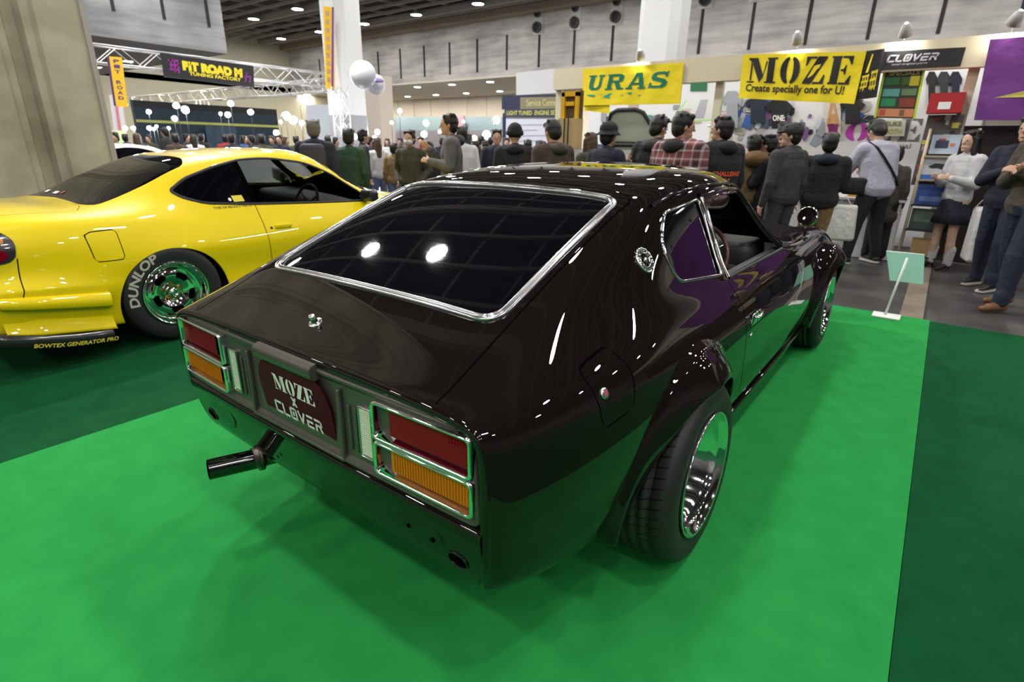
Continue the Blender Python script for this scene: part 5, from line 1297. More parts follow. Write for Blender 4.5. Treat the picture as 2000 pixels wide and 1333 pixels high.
pe['plaid'] = P(1336, 217, 5.05, RT+38, 'person in a red and grey plaid jacket looking right', top=PLAID, hood=BLACK, vox=.010, nod=.1, fat=1.40, headturn=-.65)
pe['blackhood'] = P(1417, 226, 5.49, AW+22, 'person in a black hooded sweatshirt with orange print on the back', top=BLACK, hood=BLACK, vox=.010, fat=1.36, headturn=.5)
P(1476, 262, 6.32, AW, 'person in a jacket with a big brown fur hood', top=KHAKI, hood=FUR, fur=True, fat=1.1)
P(1508, 262, 6.30, AW+50, 'person in a black quilted jacket between the fur hood and the grey sweatshirt', top=BLACK, fat=1.1, arms=('phone', 'down'))
P(1537, 237, 6.75, AW, 'person in a black coat hidden behind the grey sweatshirt', top=BLACK, hood=BLACK, fat=1.1, eyes=False)
pe['cap'] = P(1553, 240, 5.77, AW+22, 'person in a charcoal sweatshirt and dark flat cap with hands at the sides', top=CHAR, legs=CHAR, cap_=CHAR, vox=.010, hair=hair_b, fat=1.12, headturn=.8)
pe['navyhood'] = P(1626, 258, 5.95, AW-25, 'person in a black jacket with navy hood and khaki trousers', top=BLACK, hood=NAVY, legs=KHAKI, vox=.011, arms=('front', 'front'), shoes=shoe_k, fat=1.22)
E, U, wr = person(6.62, -.66, 1.74, AW+12, 'person in a pale lilac sweater and black trousers bending over the booth counter', top=LILAC, legs=BLACK, vox=.010, lean=.22, arms=('reach', 'front'), stance=.30, nod=.45, sole=shoe_w, fat=1.22); pe['white'] = (E, U, wr)
P(1756, 285, 6.75, AW-20, 'person in a long olive grey coat beside the lilac sweater', top=TAUPE, long_coat=True, hair=hair_b, girl=True)
pe['girl'] = person(6.88, -1.47, 1.60, L_+12, 'girl in a white sweater, pleated navy skirt and white ankle socks', top=WHITEC, skirt=NAVY, sk=skin_w, longhair=True, hair=hair_b, girl=True, vox=.010, arms=('front', 'front'))
pe['dark'] = person(5.95, -1.86, 1.70, L_+25, 'person in a dark hooded top and jeans leaning behind the brown jacketed one', top=NAVY, hood=BLACK, legs=JEANS, vox=.012, arms=('down', 'cross'), shoes=shoe_k, sole=shoe_w, lean=-.05, step=.25, stance=.12)
pe['right'] = person(5.02, -1.97, 1.74, L_+5, 'person in a taupe jacket, indigo jeans and brown shoes at the right edge', top=TAUPE, legs=JEANS, vox=.010, arms=('cross', 'cross'), shoes=shoe_br, step=.30, stance=.10, fat=1.2)
# printed back of the black sweatshirt
def patch_on(E, U, polys, cz, m, name, surf_obj, sgn=-1, cy=0):
    bv = BVHTree.FromPolygons([v.co.copy() for v in surf_obj.data.vertices], [tuple(p.vertices) for p in surf_obj.data.polygons]); mb = MB()
    def wf(a, b_):
        r = bv.ray_cast(Vector((sgn*1.0, cy+a, cz+b_)), Vector((-sgn, 0, 0))); p = r[0] if r[0] else Vector((sgn*.15, cy+a, cz+b_)); return p+Vector((sgn*.004, 0, 0))
    put_polys(mb, polys, (0, 0, 0), (0, 1, 0), (0, 0, 1), warp=wf); return mb.build(name, m, surf_obj, recalc=False)
E, U, wr = pe['blackhood']; J = [c for c in E.children if c.name.startswith('jacket')][0]
pp_ = [[(-a, b) for a, b in q] for q in font_polys('CHALLENGE', .045, bold=.05, wx=1.1)]+[[(-a, b-.09) for a, b in q] for q in letters('stroke', 'X', .07, th=.25)]
patch_on(E, U, pp_, 1.17, mat('orange_print', (.75, .10, .02), rough=.6), 'back_print', J)
# bags
def bag(name, label, c, d, m, rz=0, strap=None, slump=.15, cat='bag', sm=None):
    mb = MB(); mb.box((0, 0, 0), d, bev=min(d)*.35)
    rnd = random.Random(label)
    mb.v = [(x*(1+slump*.3*math.sin(z*9+1)), y*(1+slump*(-z/d[2]))+.01*math.sin(x*20+z*16), z) for x, y, z in mb.v]
    o = mb.build(name, m); o.location = c; o.rotation_euler = (0, 0, rz); tag(o, label, cat)
    if strap:
        q = MB(); q.tube([Vector(p)-Vector(c) for p in strap], .007, 6); s_ = q.build('strap', sm or m, o); s_.rotation_euler = (0, 0, 0); s_.matrix_parent_inverse = Matrix.Rotation(-rz, 4, 'Z')
    return o
plastic_w = mat('white_plastic_bag', (.62, .62, .60), rough=.35, bump=(9, .8, .03)); canvas = mat('beige_canvas', (.34, .28, .20), rough=.85)
E, U, wr = pe['backpack']; c = W2(E, (-.20, 0, 1.20)); bag('backpack', 'dark backpack on the back of the hooded person beyond the yellow coupe', c, (.16, .30, .44), mat('backpack_cloth', (.03, .03, .045), rough=.7), math.radians(AW+8))
E, U, wr = pe['navyhood']; c = W2(E, (.02, -.30, .66)); bag('carrier_bag', 'white carrier bag beside the khaki trousers', c, (.10, .30, .40), plastic_w, math.radians(AW-25), strap=[c+Vector((0, -.08, .17)), c+Vector((0, 0, .30)), c+Vector((0, .08, .17))])
E, U, wr = pe['right']; c = W2(E, (.02, .22, .80)); bag('shoulder_bag', 'beige canvas bag hanging at the hip of the taupe jacket', c, (.14, .34, .28), canvas, math.radians(L_+5), strap=[c+Vector((.05, 0, .12)), W2(E, (-.05, .16, 1.2)), W2(E, (0, .1, 1.46))])
E, U, wr = pe['girl']; c = Vector((6.50, -1.72, .48)); bag('carrier_bag', 'tall white plastic carrier bag held between the girl and the people at the right edge', c, (.12, .30, .60), plastic_w, math.radians(100), strap=[c+Vector((0, -.08, .27)), c+Vector((0, 0, .42)), c+Vector((0, .08, .27))])
E, U, wr = pe['white']
s0 = MB(); pts = [U((-.04, .17, 1.47)), U((-.125, .12, 1.38)), U((-.158, .05, 1.26)), U((-.156, -.05, 1.14)), U((-.150, -.13, 1.03)), U((-.10, -.215, .95))]; s0.tube([W2(E, p) for p in pts], .014, 6)
o = s0.build('shoulder_strap', BLACK); bb = MB(); c = W2(E, (.06, .26, .95)); bb.box(c, (.12, .26, .2), bev=.04); o2 = bb.build('shoulder_bag', BLACK); tag(o2, 'black shoulder bag with diagonal strap worn over the lilac sweater', 'bag'); o.parent = o2
# distant crowd, copied from a few small figures
protos = []
for i, (tp_, lg, hr, lh) in enumerate(((BLACK, BLACK, hair_b, False), (NAVY, BLACK, hair_b, False), (CHAR, JEANS, hair_br, True), (OLIVE, BLACK, hair_b, False), (WHITEC, DENIM, hair_b, True), (BROWN, BLACK, hair_b, False), (REDC, BLACK, hair_b, False), (BLUEC, BLACK, hair_b, True))):
    protos.append((tp_, lg, hr, lh))
pt_obj = {}
def far(px, py, D, k, face, lab='distant visitor among the crowd at the far booths'):
    x, y, H = pix(px, py, D); H = min(max(H, 1.5), 1.85)
    if k not in pt_obj:
        tp_, lg, hr, lh = protos[k]; pt_obj[k] = person(x, y, H, face, lab, top=tp_, legs=lg, hair=hr, longhair=lh, vox=.03, detail=False, eyes=False, group='distant visitors', fat=1.1)[0]; return
    c = copy_tree(pt_obj[k]); c.location = (x, y, 0); s_ = H/1.74; c.scale = (s_, s_, s_); c.rotation_euler = (0, 0, math.radians(face))
rnd = random.Random(3)
for i, (px, py) in enumerate([(225, 268), (245, 272), (268, 270), (290, 268), (322, 250), (341, 262), (362, 262), (378, 268), (392, 262), (438, 262), (452, 268), (474, 264), (492, 270), (510, 266), (531, 270), (545, 264), (556, 274), (578, 272), (640, 268), (655, 276), (722, 275), (757, 282), (782, 278), (822, 268), (862, 270), (915, 262), (940, 266), (958, 268), (990, 270), (1040, 262), (1385, 262), (1448, 268), (1590, 272)]):
    far(px, py, 12+5*((i*0.618) % 1), [0, 1, 2, 3, 0, 5, 1, 4, 0, 6, 1, 7, 0, 3][i % 14], rnd.choice([AW, TO, L_, RT, AW+30]))

bpy.data.scenes.remove(TMP)
# ------------------------------------------------------------------ stands, banners, signs
def flat(c, rough=.6, name=None, **k): return mat(name or 'flat_%02x%02x%02x' % tuple(int(255*x) for x in c), c, rough=rough, **k)
YEL = mat('yellow_banner', (.80, .64, .01), rough=.6, bump=(3, .5, .05)); INK = mat('black_ink', (.012, .012, .014), rough=.6); TEALINK = mat('teal_ink', (.0, .16, .09), rough=.6); PURP = mat('purple_banner', (.17, .035, .24), rough=.6, bump=(2.5, .5, .06)); BEAM = mat('cream_beam', (.62, .55, .40), rough=.7); POST = mat('cream_post', (.62, .58, .42), rough=.6)
WPANEL = mat('white_panel', (.68, .68, .70), rough=.6); MAG = mat('magenta_print', (.48, .04, .42), rough=.5); ALU = mat('aluminium', (.62, .62, .64), rough=.35, metal=.7); CARD = mat('cardboard', (.50, .36, .17), rough=.85); ORYE = mat('orange_yellow_print', (.75, .42, .01), rough=.5); GREYP = mat('grey_print', (.12, .13, .14), rough=.6)
class Pan:
    """flat panel through four corners [top left, top right, bottom right, bottom left] with thickness"""
    def __init__(s, corners, name, m, label=None, cat=None, th=.02, parent=None, sag=0.0, n=12, group=None):
        s.c = [Vector(p) for p in corners]; e1 = s.c[1]-s.c[0]; e2 = s.c[0]-s.c[3]; s.n = e1.cross(e2).normalized()
        if s.n.dot(Vector(CAMLOC)-s.c[0]) < 0: s.n = -s.n
        s.sag = sag; mb = MB()
        rnd = random.Random(name+str(label))
        s.ph = rnd.uniform(0, 6)
        if sag:
            mb.grid([[s.at(a/n, b/4, 0) for a in range(n+1)] for b in range(5)], True); mb.grid([[s.at(a/n, b/4, -th) for a in range(n+1)] for b in range(5)], True)
        else:
            f = [s.at(a, b, 0) for a, b in ((0, 0), (1, 0), (1, 1), (0, 1))]; g = [s.at(a, b, -th) for a, b in ((0, 0), (1, 0), (1, 1), (0, 1))]
            mb.add(f+g, [(0, 1, 2, 3), (7, 6, 5, 4), (0, 4, 5, 1), (1, 5, 6, 2), (2, 6, 7, 3), (3, 7, 4, 0)])
        s.o = mb.build(name, m, parent)
        if label: tag(s.o, label, cat, group)
    def at(s, a, b, off=0.0):
        p = s.c[3].lerp(s.c[2], a).lerp(s.c[0].lerp(s.c[1], a), b)
        return p+s.n*(off+s.sag*(math.sin(a*9+b*2+s.ph)+.5*math.sin(a*21-b*5))*(.4+.6*(1-b)))
    def art(s, polys, name, m, box=(0, 0, 1, 1), off=.006):
        """2D polygons in their own units stretched into a box of the panel (a0, b0, a1, b1)"""
        xs = [p[0] for q in polys for p in q]; ys = [p[1] for q in polys for p in q]; x0, x1, y0, y1 = min(xs), max(xs), min(ys), max(ys)
        mb = MB(); put_polys(mb, polys, (0, 0, 0), (1, 0, 0), (0, 1, 0), warp=lambda u, v: s.at(box[0]+(box[2]-box[0])*(u-x0)/(x1-x0), box[1]+(box[3]-box[1])*(v-y0)/(y1-y0), off)); return mb.build(name, m, s.o, recalc=False)
    def rect(s, a0, b0, a1, b1, name, m, off=.004): 
        mb = MB(); mb.add([s.at(a0, b0, off), s.at(a1, b0, off), s.at(a1, b1, off), s.at(a0, b1, off)], [(0, 1, 2, 3)]); return mb.build(name, m, s.o, recalc=False)
def pxp(X, pts, ax=0): return [at(x, y, ax, X) for x, y in pts]
# stand front beam and posts
mb = MB(); mb.box((7.33, -1.2, 2.455), (.12, 11.5, .33)); o = mb.build('stand_beam', BEAM); tag(o, 'long cream fascia beam running above the stands', 'beam')
for y, lab in ((1.66, 'cream post between the two yellow banner stands'), (-1.31, 'cream post between the black lettered sign and the purple banner'), (4.50, 'cream post at the left end of the fascia beam')):
    mb = MB(); mb.box((7.42, y, 1.15), (.09, .11, 2.3)); tag(mb.build('stand_post', POST), lab, 'post')
# URAS banner
U1 = Pan(pxp(7.235, [(1138, 135), (1335, 122), (1328, 203), (1139, 206)]), 'banner', YEL, 'yellow banner with green lettering hanging from the cream beam', 'banner', sag=.012)
def serif_bars(ps, h, thick=.10): return ps
U1.art(letters('slab', 'URAS', 1.0, gap=.12, shear=.22), 'lettering', TEALINK, (.07, .40, .88, .82))
sq = [[(0, 1), (1, .4), (2.2, .3), (2.4, .9), (1.2, 1)], [(4.2, .2), (5.6, 1.1), (6.6, 1.4), (5.9, .2), (6.3, -.4)], [(8.5, .6), (9.2, .5), (9.6, .8)], [(10.2, 1.2), (11.6, 1.4), (11.4, .7), (10.8, .9)], [(12.6, .4), (13.6, .2), (13.8, .5)], [(2.6, .8), (4, .95), (4.1, 1.1)]]
U1.art(sq, 'swoosh_print', mat('teal_light_ink', (.02, .34, .19), rough=.6), (.04, .17, .62, .33))
U2 = Pan(pxp(7.255, [(1139, 200), (1190, 200), (1190, 222), (1141, 216)]), 'banner', YEL, 'small yellow banner below the green lettered one', 'banner')
# MOZE banner
M1 = Pan(pxp(7.205, [(1452, 107), (1692, 100), (1668, 203), (1443, 192)]), 'banner', YEL, 'yellow banner with black stencil lettering and a slogan', 'banner', sag=.02, n=24)
M1.art(letters('stencil', 'MOZE', 1, gap=.10), 'lettering', INK, (.06, .36, .925, .93))
M1.art(font_polys('Create specially one for U!', 1.0, bold=.03), 'slogan', INK, (.06, .12, .90, .34))
K1 = Pan(pxp(7.24, [(1691, 100), (1728, 95), (1712, 190), (1668, 196)]), 'banner', INK, 'narrow black banner with yellow brush lettering', 'banner', sag=.008)
def kanji(seed):
    rnd = random.Random(seed); ps = []
    for k in range(3): y = .2+.3*k; ps.append([(0+rnd.uniform(0, .15), y), (1-rnd.uniform(0, .15), y+.05), (1-rnd.uniform(0, .1), y+.16), (.05, y+.12)])
    for k in range(3): x = .15+.3*k; ps.append([(x, rnd.uniform(0, .3)), (x+.13, rnd.uniform(0, .3)), (x+.15, 1-rnd.uniform(0, .3)), (x+.02, 1-rnd.uniform(0, .2))])
    return ps
yellow_ink = mat('yellow_ink', (.75, .60, .02), rough=.6)
K1.art(kanji(1), 'brush_character', yellow_ink, (.12, .15, .48, .52)); K1.art(kanji(2), 'brush_character', yellow_ink, (.52, .15, .88, .60)); K1.art([[(0, 0), (.3, 0), (.5, 1), (.35, 1)]], 'brush_stroke', yellow_ink, (.25, .55, .45, .92))
# CLOVER sign
C1 = Pan(pxp(7.26, [(1722, 101), (1887, 92), (1876, 129), (1716, 137)]), 'shop_sign', INK, 'black sign board with silver lettering above the stand', 'sign')
silv = mat('silver_print', (.55, .52, .56), rough=.4, metal=.3)
C1.art(letters('stroke', 'CLOVER', 1, th=.26, gap=.22, shear=.25), 'lettering', silv, (.08, .38, .72, .80)); C1.art(font_polys('total original parts', 1, shear=.3), 'small_lettering', silv, (.16, .18, .60, .33))
# purple banner
P1 = Pan([at(1934, 77, 0, 7.2), Vector((7.2, -3.6, 2.58)), Vector((7.2, -3.6, 1.68)), at(1902, 235, 0, 7.2)], 'banner', PURP, 'purple banner with yellow brush strokes at the right edge', 'banner', sag=.015, n=20)
P1.art([[(0, 0), (3, .9), (6, 1.9), (8, 2.2), (8, 1.7), (5, 1.1), (3, .35), (8, .55), (8, .0)], [(2.3, 3), (3.6, 3.8), (5.0, 4.2), (3.9, 3.4)], [(6, 3.6), (8, 4.6), (8, 4.0)]], 'brush_stroke', mat('old_gold_ink', (.52, .46, .10), rough=.6), (.065, .28, .42, .74))
Pan([Vector((7.5, -1.36, 1.66)), Vector((7.5, -6.5, 1.66)), Vector((7.5, -6.5, 0)), Vector((7.5, -1.36, 0))], 'stand_side_wall', mat('dark_brown_panel', (.022, .014, .012), rough=.5), 'dark brown panel wall below the purple banner', 'wall panel', th=.05)
# back wall of the MOZE stand with printed graphics
BW = Pan([Vector((8.6, 1.75, 2.45)), Vector((8.6, -1.55, 2.45)), Vector((8.6, -1.55, .0)), Vector((8.6, 1.75, 0))], 'stand_back_wall', WPANEL, 'white printed back wall of the stand behind the stencil lettered banner', 'wall panel', th=.06)
def pxo(x, y): p = at(x, y, 0, 8.6); return ((1.75-p.y)/3.3, p.z/2.45)
def bw_rect(x0, y0, x1, y1, name, m, off=.004):
    a0, b0 = pxo(x0, y1); a1, b1 = pxo(x1, y0); return BW.rect(a0, b0, a1, b1, name, m, off)
def bw_art(ps, x0, y0, x1, y1, name, m, off=.006):
    a0, b0 = pxo(x0, y1); a1, b1 = pxo(x1, y0); return BW.art(ps, name, m, (a0, b0, a1, b1), off)
bw_art([STENCIL['M'][1][2], STENCIL['M'][1][1], STENCIL['M'][1][3], STENCIL['M'][1][4]], 1585, 238, 1640, 292, 'print_letter', GREYP)
bw_art(STENCIL['O'][1], 1648, 240, 1702, 275, 'print_letter', MAG)
bw_art(STENCIL['Z'][1], 1702, 236, 1748, 276, 'print_letter', GREYP); bw_art(STENCIL['E'][1], 1752, 232, 1805, 276, 'print_letter', GREYP)
bw_art(font_polys('(Lx   special', 1), 1680, 280, 1780, 292, 'small_print', GREYP)
# photo collage patches (blue grey, black, white)
rnd = random.Random(11)
cols = [flat((.10, .13, .20)), flat((.30, .34, .42)), flat((.02, .02, .03)), flat((.55, .58, .66)), flat((.20, .10, .28)), flat((.05, .06, .08)), flat((.42, .40, .38)), flat((.04, .12, .40))]
for k in range(88):
    x = rnd.uniform(1410, 1700) if k % 3 else rnd.uniform(1410, 1580); y = rnd.uniform(190, 262); w_ = rnd.uniform(8, 34); h_ = rnd.uniform(8, 32)
    q = [(0, .2), (.5, 0), (1, .3), (.9, .9), (.3, 1)]
    bw_art([q], x, y, x+w_, y+h_, 'collage_print', cols[k % 8], .005+.0002*k)
# T-shirts and a figure print on the wall
def shirt_polys(): return [[(.28, 1), (.72, 1), (1, .78), (.9, .6), (.78, .68), (.78, 0), (.22, 0), (.22, .68), (.1, .6), (0, .78)]]
def shirt(x0, y0, x1, y1, X, m, label, word=None, wc=None, name='t_shirt'):
    c = [at(x0, y0, 0, X), at(x1, y0, 0, X), at(x1, y1, 0, X), at(x0, y1, 0, X)]; mb = MB(); o_ = shirt_polys()[0]
    def w(a, b, d): p = c[3].lerp(c[2], a).lerp(c[0].lerp(c[1], a), b); return p+Vector((d+.010*math.sin(a*14), 0, 0))
    n = len(o_); mb.add([w(a, b, 0) for a, b in o_]+[w(a, b, .03) for a, b in o_], [tuple(range(n)), tuple(range(2*n-1, n-1, -1))]+[(i, (i+1) % n, n+(i+1) % n, n+i) for i in range(n)])
    o = mb.build(name, m); tag(o, label, 'shirt')
    if word:
        ps = font_polys(word, 1, bold=.05); xs = [p[0] for q in ps for p in q]; mn, mx = min(xs), max(xs); mb = MB()
        put_polys(mb, ps, (0, 0, 0), (1, 0, 0), (0, 1, 0), warp=lambda u, v: w(.27+.46*(u-mn)/(mx-mn), .38+.16*(v+.5), -.016)); mb.build('chest_print', wc or white_v, o, recalc=False)
shirt(1496, 193, 1548, 262, 8.54, INK, 'black T-shirt with white print hanging below the stencil lettered banner', 'ONE:')
shirt(1455, 190, 1505, 240, 8.55, mat('navy_shirt', (.02, .03, .05), rough=.8), 'plain dark navy T-shirt hanging left of the printed one')
shirt(1640, 193, 1690, 243, 8.53, INK, 'plain black T-shirt hanging right below the narrow black banner')
shirt(1410, 178, 1450, 250, 8.55, mat('grey_white_shirt', (.35, .37, .42), rough=.8), 'grey and white T-shirt hanging beside the cream post')
shirt(1490, 252, 1530, 290, 8.5, mat('lavender_shirt', (.60, .58, .68), rough=.8), 'folded white T-shirt with small print above the fur hood')
for x0, x1, lab, c_ in ((1830, 1858, 'dark grey hoodie hanging below the silver lettered sign', (.03, .035, .04)), (1853, 1880, 'navy hoodie hanging next to the cream post', (.015, .02, .04)), (1808, 1832, 'black jacket hanging right of the lime framed poster', (.02, .02, .02))):
    shirt(x0, 140, x1, 205, 8.54, mat('cloth_%d' % x0, c_, rough=.85), lab, name='hooded_top')
fg = Pan(pxp(8.56, [(1612, 198), (1642, 198), (1642, 266), (1612, 266)]), 'figure_cutout', mat('pale_print', (.62, .55, .50), rough=.6), 'printed cut-out of a figure with raised arms between two T-shirts', 'poster')
fg.art([[(.3, 0), (.7, 0), (.8, .35), (.2, .35)]], 'print_top', mat('plum_print', (.20, .02, .14), rough=.6), (.15, .0, .85, .35)); fg.art([[(.0, .0), (.2, 0), (.5, .9), (.35, 1)], [(1, 0), (.8, 0), (.5, .9), (.65, 1)], arcpts(.5, .25, .28, .25, 0, 360, 12)], 'print_arms', mat('tan_print', (.50, .28, .13), rough=.6), (.05, .3, .95, 1))
# lime framed poster
PO = Pan(pxp(7.35, [(1727, 139), (1806, 136), (1786, 232), (1708, 230)]), 'poster', flat((.04, .05, .035)), 'lime framed poster with rows of green product photos below the silver lettered sign', 'poster')
lime = mat('lime_frame', (.50, .72, .05), rough=.5)
PO.rect(-.02, 0, .04, 1, 'lime_edge', lime); PO.rect(.96, 0, 1.02, 1, 'lime_edge', lime)
PO.art(font_polys('SPECIALS', 1, bold=.04), 'headline', flat((.55, .5, .25)), (.15, .90, .90, .98))
for (a0, b0, a1, b1, c_) in ((.08, .70, .45, .86, (.03, .16, .05)), (.5, .70, .8, .86, (.08, .14, .03)), (.70, .68, .93, .88, (.65, .60, .05)), (.08, .46, .5, .62, (.10, .35, .30)), (.55, .48, .92, .62, (.12, .22, .10)), (.08, .25, .45, .42, (.03, .25, .10)), (.55, .24, .92, .42, (.25, .05, .03)), (.05, .03, .95, .20, (.60, .25, .12)), (.1, .05, .25, .18, (.5, .08, .05)), (.6, .05, .72, .18, (.2, .12, .05))): PO.rect(a0, b0, a1, b1, 'photo_patch', flat(c_), .004+.001*a0)
NT = Pan(pxp(8.56, [(1717, 234), (1770, 234), (1766, 266), (1712, 266)]), 'notice', flat((.55, .56, .45)), 'pale notice with dark lettering under the lime framed poster', 'notice'); NT.art(font_polys('TSUKE', 1, bold=.03), 'lettering', flat((.15, .18, .08)), (.15, .62, .85, .9)); NT.art(font_polys('BOOTH', 1, bold=.03), 'lettering', flat((.4, .38, .1)), (.1, .12, .9, .45))
# counter with white front and goods
mb = MB(); A_ = Vector((7.02, 1.5, 0)); mb.box((7.35, .30, .37), (.62, 2.5, .74)); mb.box((7.34, .30, .755), (.68, 2.56, .03)); CT = mb.build('sales_counter', mat('white_tablecloth', (.60, .60, .62), rough=.7)); tag(CT, 'long white sales counter of the stand', 'counter')
for k, (dy, c_, lab) in enumerate(((-.75, (.45, .25, .05), 'amber coloured parts box on the white counter beside the lilac sweater'), (-.35, (.6, .6, .62), 'white box on the white counter'), (.1, (.05, .1, .35), 'blue box on the white counter behind the navy hood'), (.6, (.05, .05, .05), 'black box on the white counter'))):
    mb = MB(); mb.box((7.30, .30+dy, .77+.09), (.28, .26, .18)); ob = mb.build('parts_box', flat(c_)); tag(ob, lab, 'box')
# leaning ladder shelf with catalogues and boxes
SHL = empty('ladder_shelf', 'tall leaning ladder shelf stacked with colourful packages beside the girl', 'shelf', (6.95, -1.28, 0))
wood = mat('pale_wood', (.42, .36, .26), rough=.7)
mb = MB()
for sg in (-1, 1): q = MB(); q.tube([(-.02, sg*.235, 0), (.30, sg*.235, 1.62)], .018, 6); q.build('side_rail', wood, SHL)
levels = [(.10, 0), (.42, .07), (.72, .13), (1.02, .19), (1.30, .25)]
for z, dx in levels: q = MB(); q.box((dx+.06, 0, z), (.20, .47, .02)); q.build('shelf_board', wood if z > .8 else flat((.02, .02, .022)), SHL)
def pack(z, dx, y, w_, h_, c_, art, lab, dep=.06):
    base = Vector((6.95+dx+.03, -1.28+y, z+.012)); E = Pan([base+Vector((.04, w_/2, h_)), base+Vector((.04, -w_/2, h_)), base+Vector((0, -w_/2, 0)), base+Vector((0, w_/2, 0))], 'package', flat(c_), lab, 'package', th=dep)
    for (a0, b0, a1, b1, cc) in art: E.rect(a0, b0, a1, b1, 'print_patch', flat(cc))
    return E
pack(.10, .0, 0, .26, .22, (.30, .19, .08), [], 'brown cardboard box on the lowest ladder shelf', .1)
pack(.42, .07, 0, .42, .25, (.04, .07, .06), [(.08, .35, .9, .85, (.10, .16, .12)), (.3, .5, .6, .7, (.2, .26, .26))], 'dark green framed picture package on the ladder shelf')
pack(.72, .13, 0, .43, .24, (.02, .07, .28), [(.1, .15, .9, .4, (.12, .20, .42)), (.55, .5, .8, .6, (.30, .08, .06))], 'blue picture package on the ladder shelf')
pk = pack(1.02, .19, 0, .46, .26, (.52, .54, .60), [(0, 0, 1, .20, (.03, .14, .5))], 'white package with a black bumper picture and blue edge'); pk.art([[(0, .6), (.2, 1), (.8, .8), (1, .3), (.9, 0), (.75, .35), (.5, .15), (.3, .45), (.1, .4)]], 'bumper_print', INK, (.14, .35, .88, .72), .006)
pk = pack(1.32, .25, .04, .32, .22, (.42, .50, .62), [(.15, .3, .55, .7, (.03, .04, .08)), (.6, .4, .75, .55, (.6, .2, .05))], 'pale blue package with a dark part picture near the top of the ladder shelf')
# pegboard pillar with small packets and red box on top
PB = Pan([Vector((7.28, -.98, 1.78)), Vector((7.28, -1.34, 1.78)), Vector((7.28, -1.34, .95)), Vector((7.28, -.98, .95))], 'peg_board', flat((.10, .08, .09)), 'peg board crowded with small colourful packets beside the cream post', 'display', th=.03)
for k in range(40):
    a, b = rnd.uniform(0, .86), rnd.uniform(0, .93); PB.rect(a, b, a+rnd.uniform(.08, .2), b+rnd.uniform(.03, .08), 'packet', flat(rnd.choice([(.5, .5, .52), (.4, .08, .06), (.12, .10, .10), (.45, .36, .30), (.55, .5, .08), (.2, .12, .25), (.02, .02, .02)])), .004+.0005*k)
mb = MB(); mb.box((7.22, -1.13, 1.90), (.30, .34, .22)); RB = mb.build('red_box', mat('red_card', (.42, .02, .025), rough=.5)); tag(RB, 'bright red carton on top of the peg board', 'box')
q = MB(); q.add([(7.068, -1.06, 1.83), (7.068, -1.18, 1.83), (7.068, -1.18, 1.91), (7.068, -1.06, 1.91)], [(0, 1, 2, 3)]); q.build('label_patch', white_v, RB, recalc=False)
# tablet-like pale green sign on a white stand at the carpet corner
SG = empty('sign_stand', 'small white floor stand holding a pale green board at the carpet corner', 'sign', (3.85, -1.16, .022))
mb = MB(); mb.box((0, 0, .008), (.17, .20, .014), bev=.004); mb.build('foot_plate', flat((.7, .72, .7)), SG)
mb = MB(); mb.tube([(0, .01, .01), (.045, -.04, .50)], .009, 8); mb.build('pole', flat((.7, .72, .7)), SG)
pan = Pan([at(1731, 491, 0, 4.0)-SG.location, at(1806, 498, 0, 4.0)-SG.location, at(1803, 556, 0, 3.96)-SG.location, at(1738, 548, 0, 3.96)-SG.location], 'board', mat('pale_green_board', (.33, .62, .52), rough=.35), th=-.012, parent=SG)
mb = MB(); mb.tube([pan.at(0, 1, .0), pan.at(1, 1, .0)], .006, 6); mb.build('board_edge', flat((.7, .72, .7)), SG)
# left stand of the yellow banner: white lime panels, car with open tail
UW = Pan([Vector((13.2, 7.2, 2.9)), Vector((13.2, 2.2, 2.9)), Vector((13.2, 2.2, 0)), Vector((13.2, 7.2, 0))], 'stand_back_wall', WPANEL, 'white back wall of the stand behind the green lettered banner', 'wall panel', th=.06)
for k in range(46):
    a, b = rnd.uniform(.02, .9), rnd.uniform(.35, .92); UW.rect(a, b, a+rnd.uniform(.03, .10), b+rnd.uniform(.03, .10), 'wall_print', flat(rnd.choice([(.10, .16, .35), (.5, .5, .52), (.05, .08, .12), (.10, .30, .26), (.45, .36, .30), (.30, .30, .33), (.55, .25, .2)])), .004+.0006*k)
lm = mat('pale_lime', (.42, .75, .30), rough=.5)
LP_ = Pan(pxp(9.0, [(1338, 196), (1402, 190), (1400, 236), (1306, 240)]), 'stand_poster', flat((.66, .70, .66)), 'white and lime poster panel right of the green lettered banner', 'poster')
LP_.rect(0, 0, .06, 1, 'lime_edge', lm); LP_.rect(.0, 0, 1, .08, 'lime_edge', lm); LP_.rect(.1, .3, .35, .6, 'pink_print', flat((.60, .45, .50))); LP_.rect(.5, .15, .72, .95, 'grey_print_patch', flat((.42, .40, .46)))
g_ = Pan(pxp(13.18, [(1349, 158), (1381, 158), (1380, 178), (1348, 178)]), 'green_flag', flat((.02, .14, .06)), 'small dark green card pinned on the white wall above the poster', 'sign')
Pan(pxp(7.39, [(1402, 155), (1409, 153), (1404, 236), (1392, 234)]), 'hanging_garment', flat((.02, .025, .06)), 'narrow dark navy garment hanging against the cream post', 'garment')
mb = MB(); mb.lathe([(.001, 0), (.13, 0), (.13, .035), (.001, .035)], (8.9, 2.15, 1.72), n=24); mb.lathe([(.02, -.7), (.02, 0)], (8.9, 2.15, 1.72), n=10); mb.lathe([(.13, -.72), (.001, -.72)], (8.9, 2.15, 1.72), n=20); mb.lathe([(.13, -1.72), (.05, -1.68), (.03, -.72)], (8.9, 2.15, 1.72), n=20); tag(mb.build('bar_table', flat((.7, .75, .72))), 'round white bar table behind the plaid jacket', 'table')
HC = empty('hatchback', 'pale compact car with its tail lid raised inside the left stand', 'car', (10.2, 4.15, 0), 0)
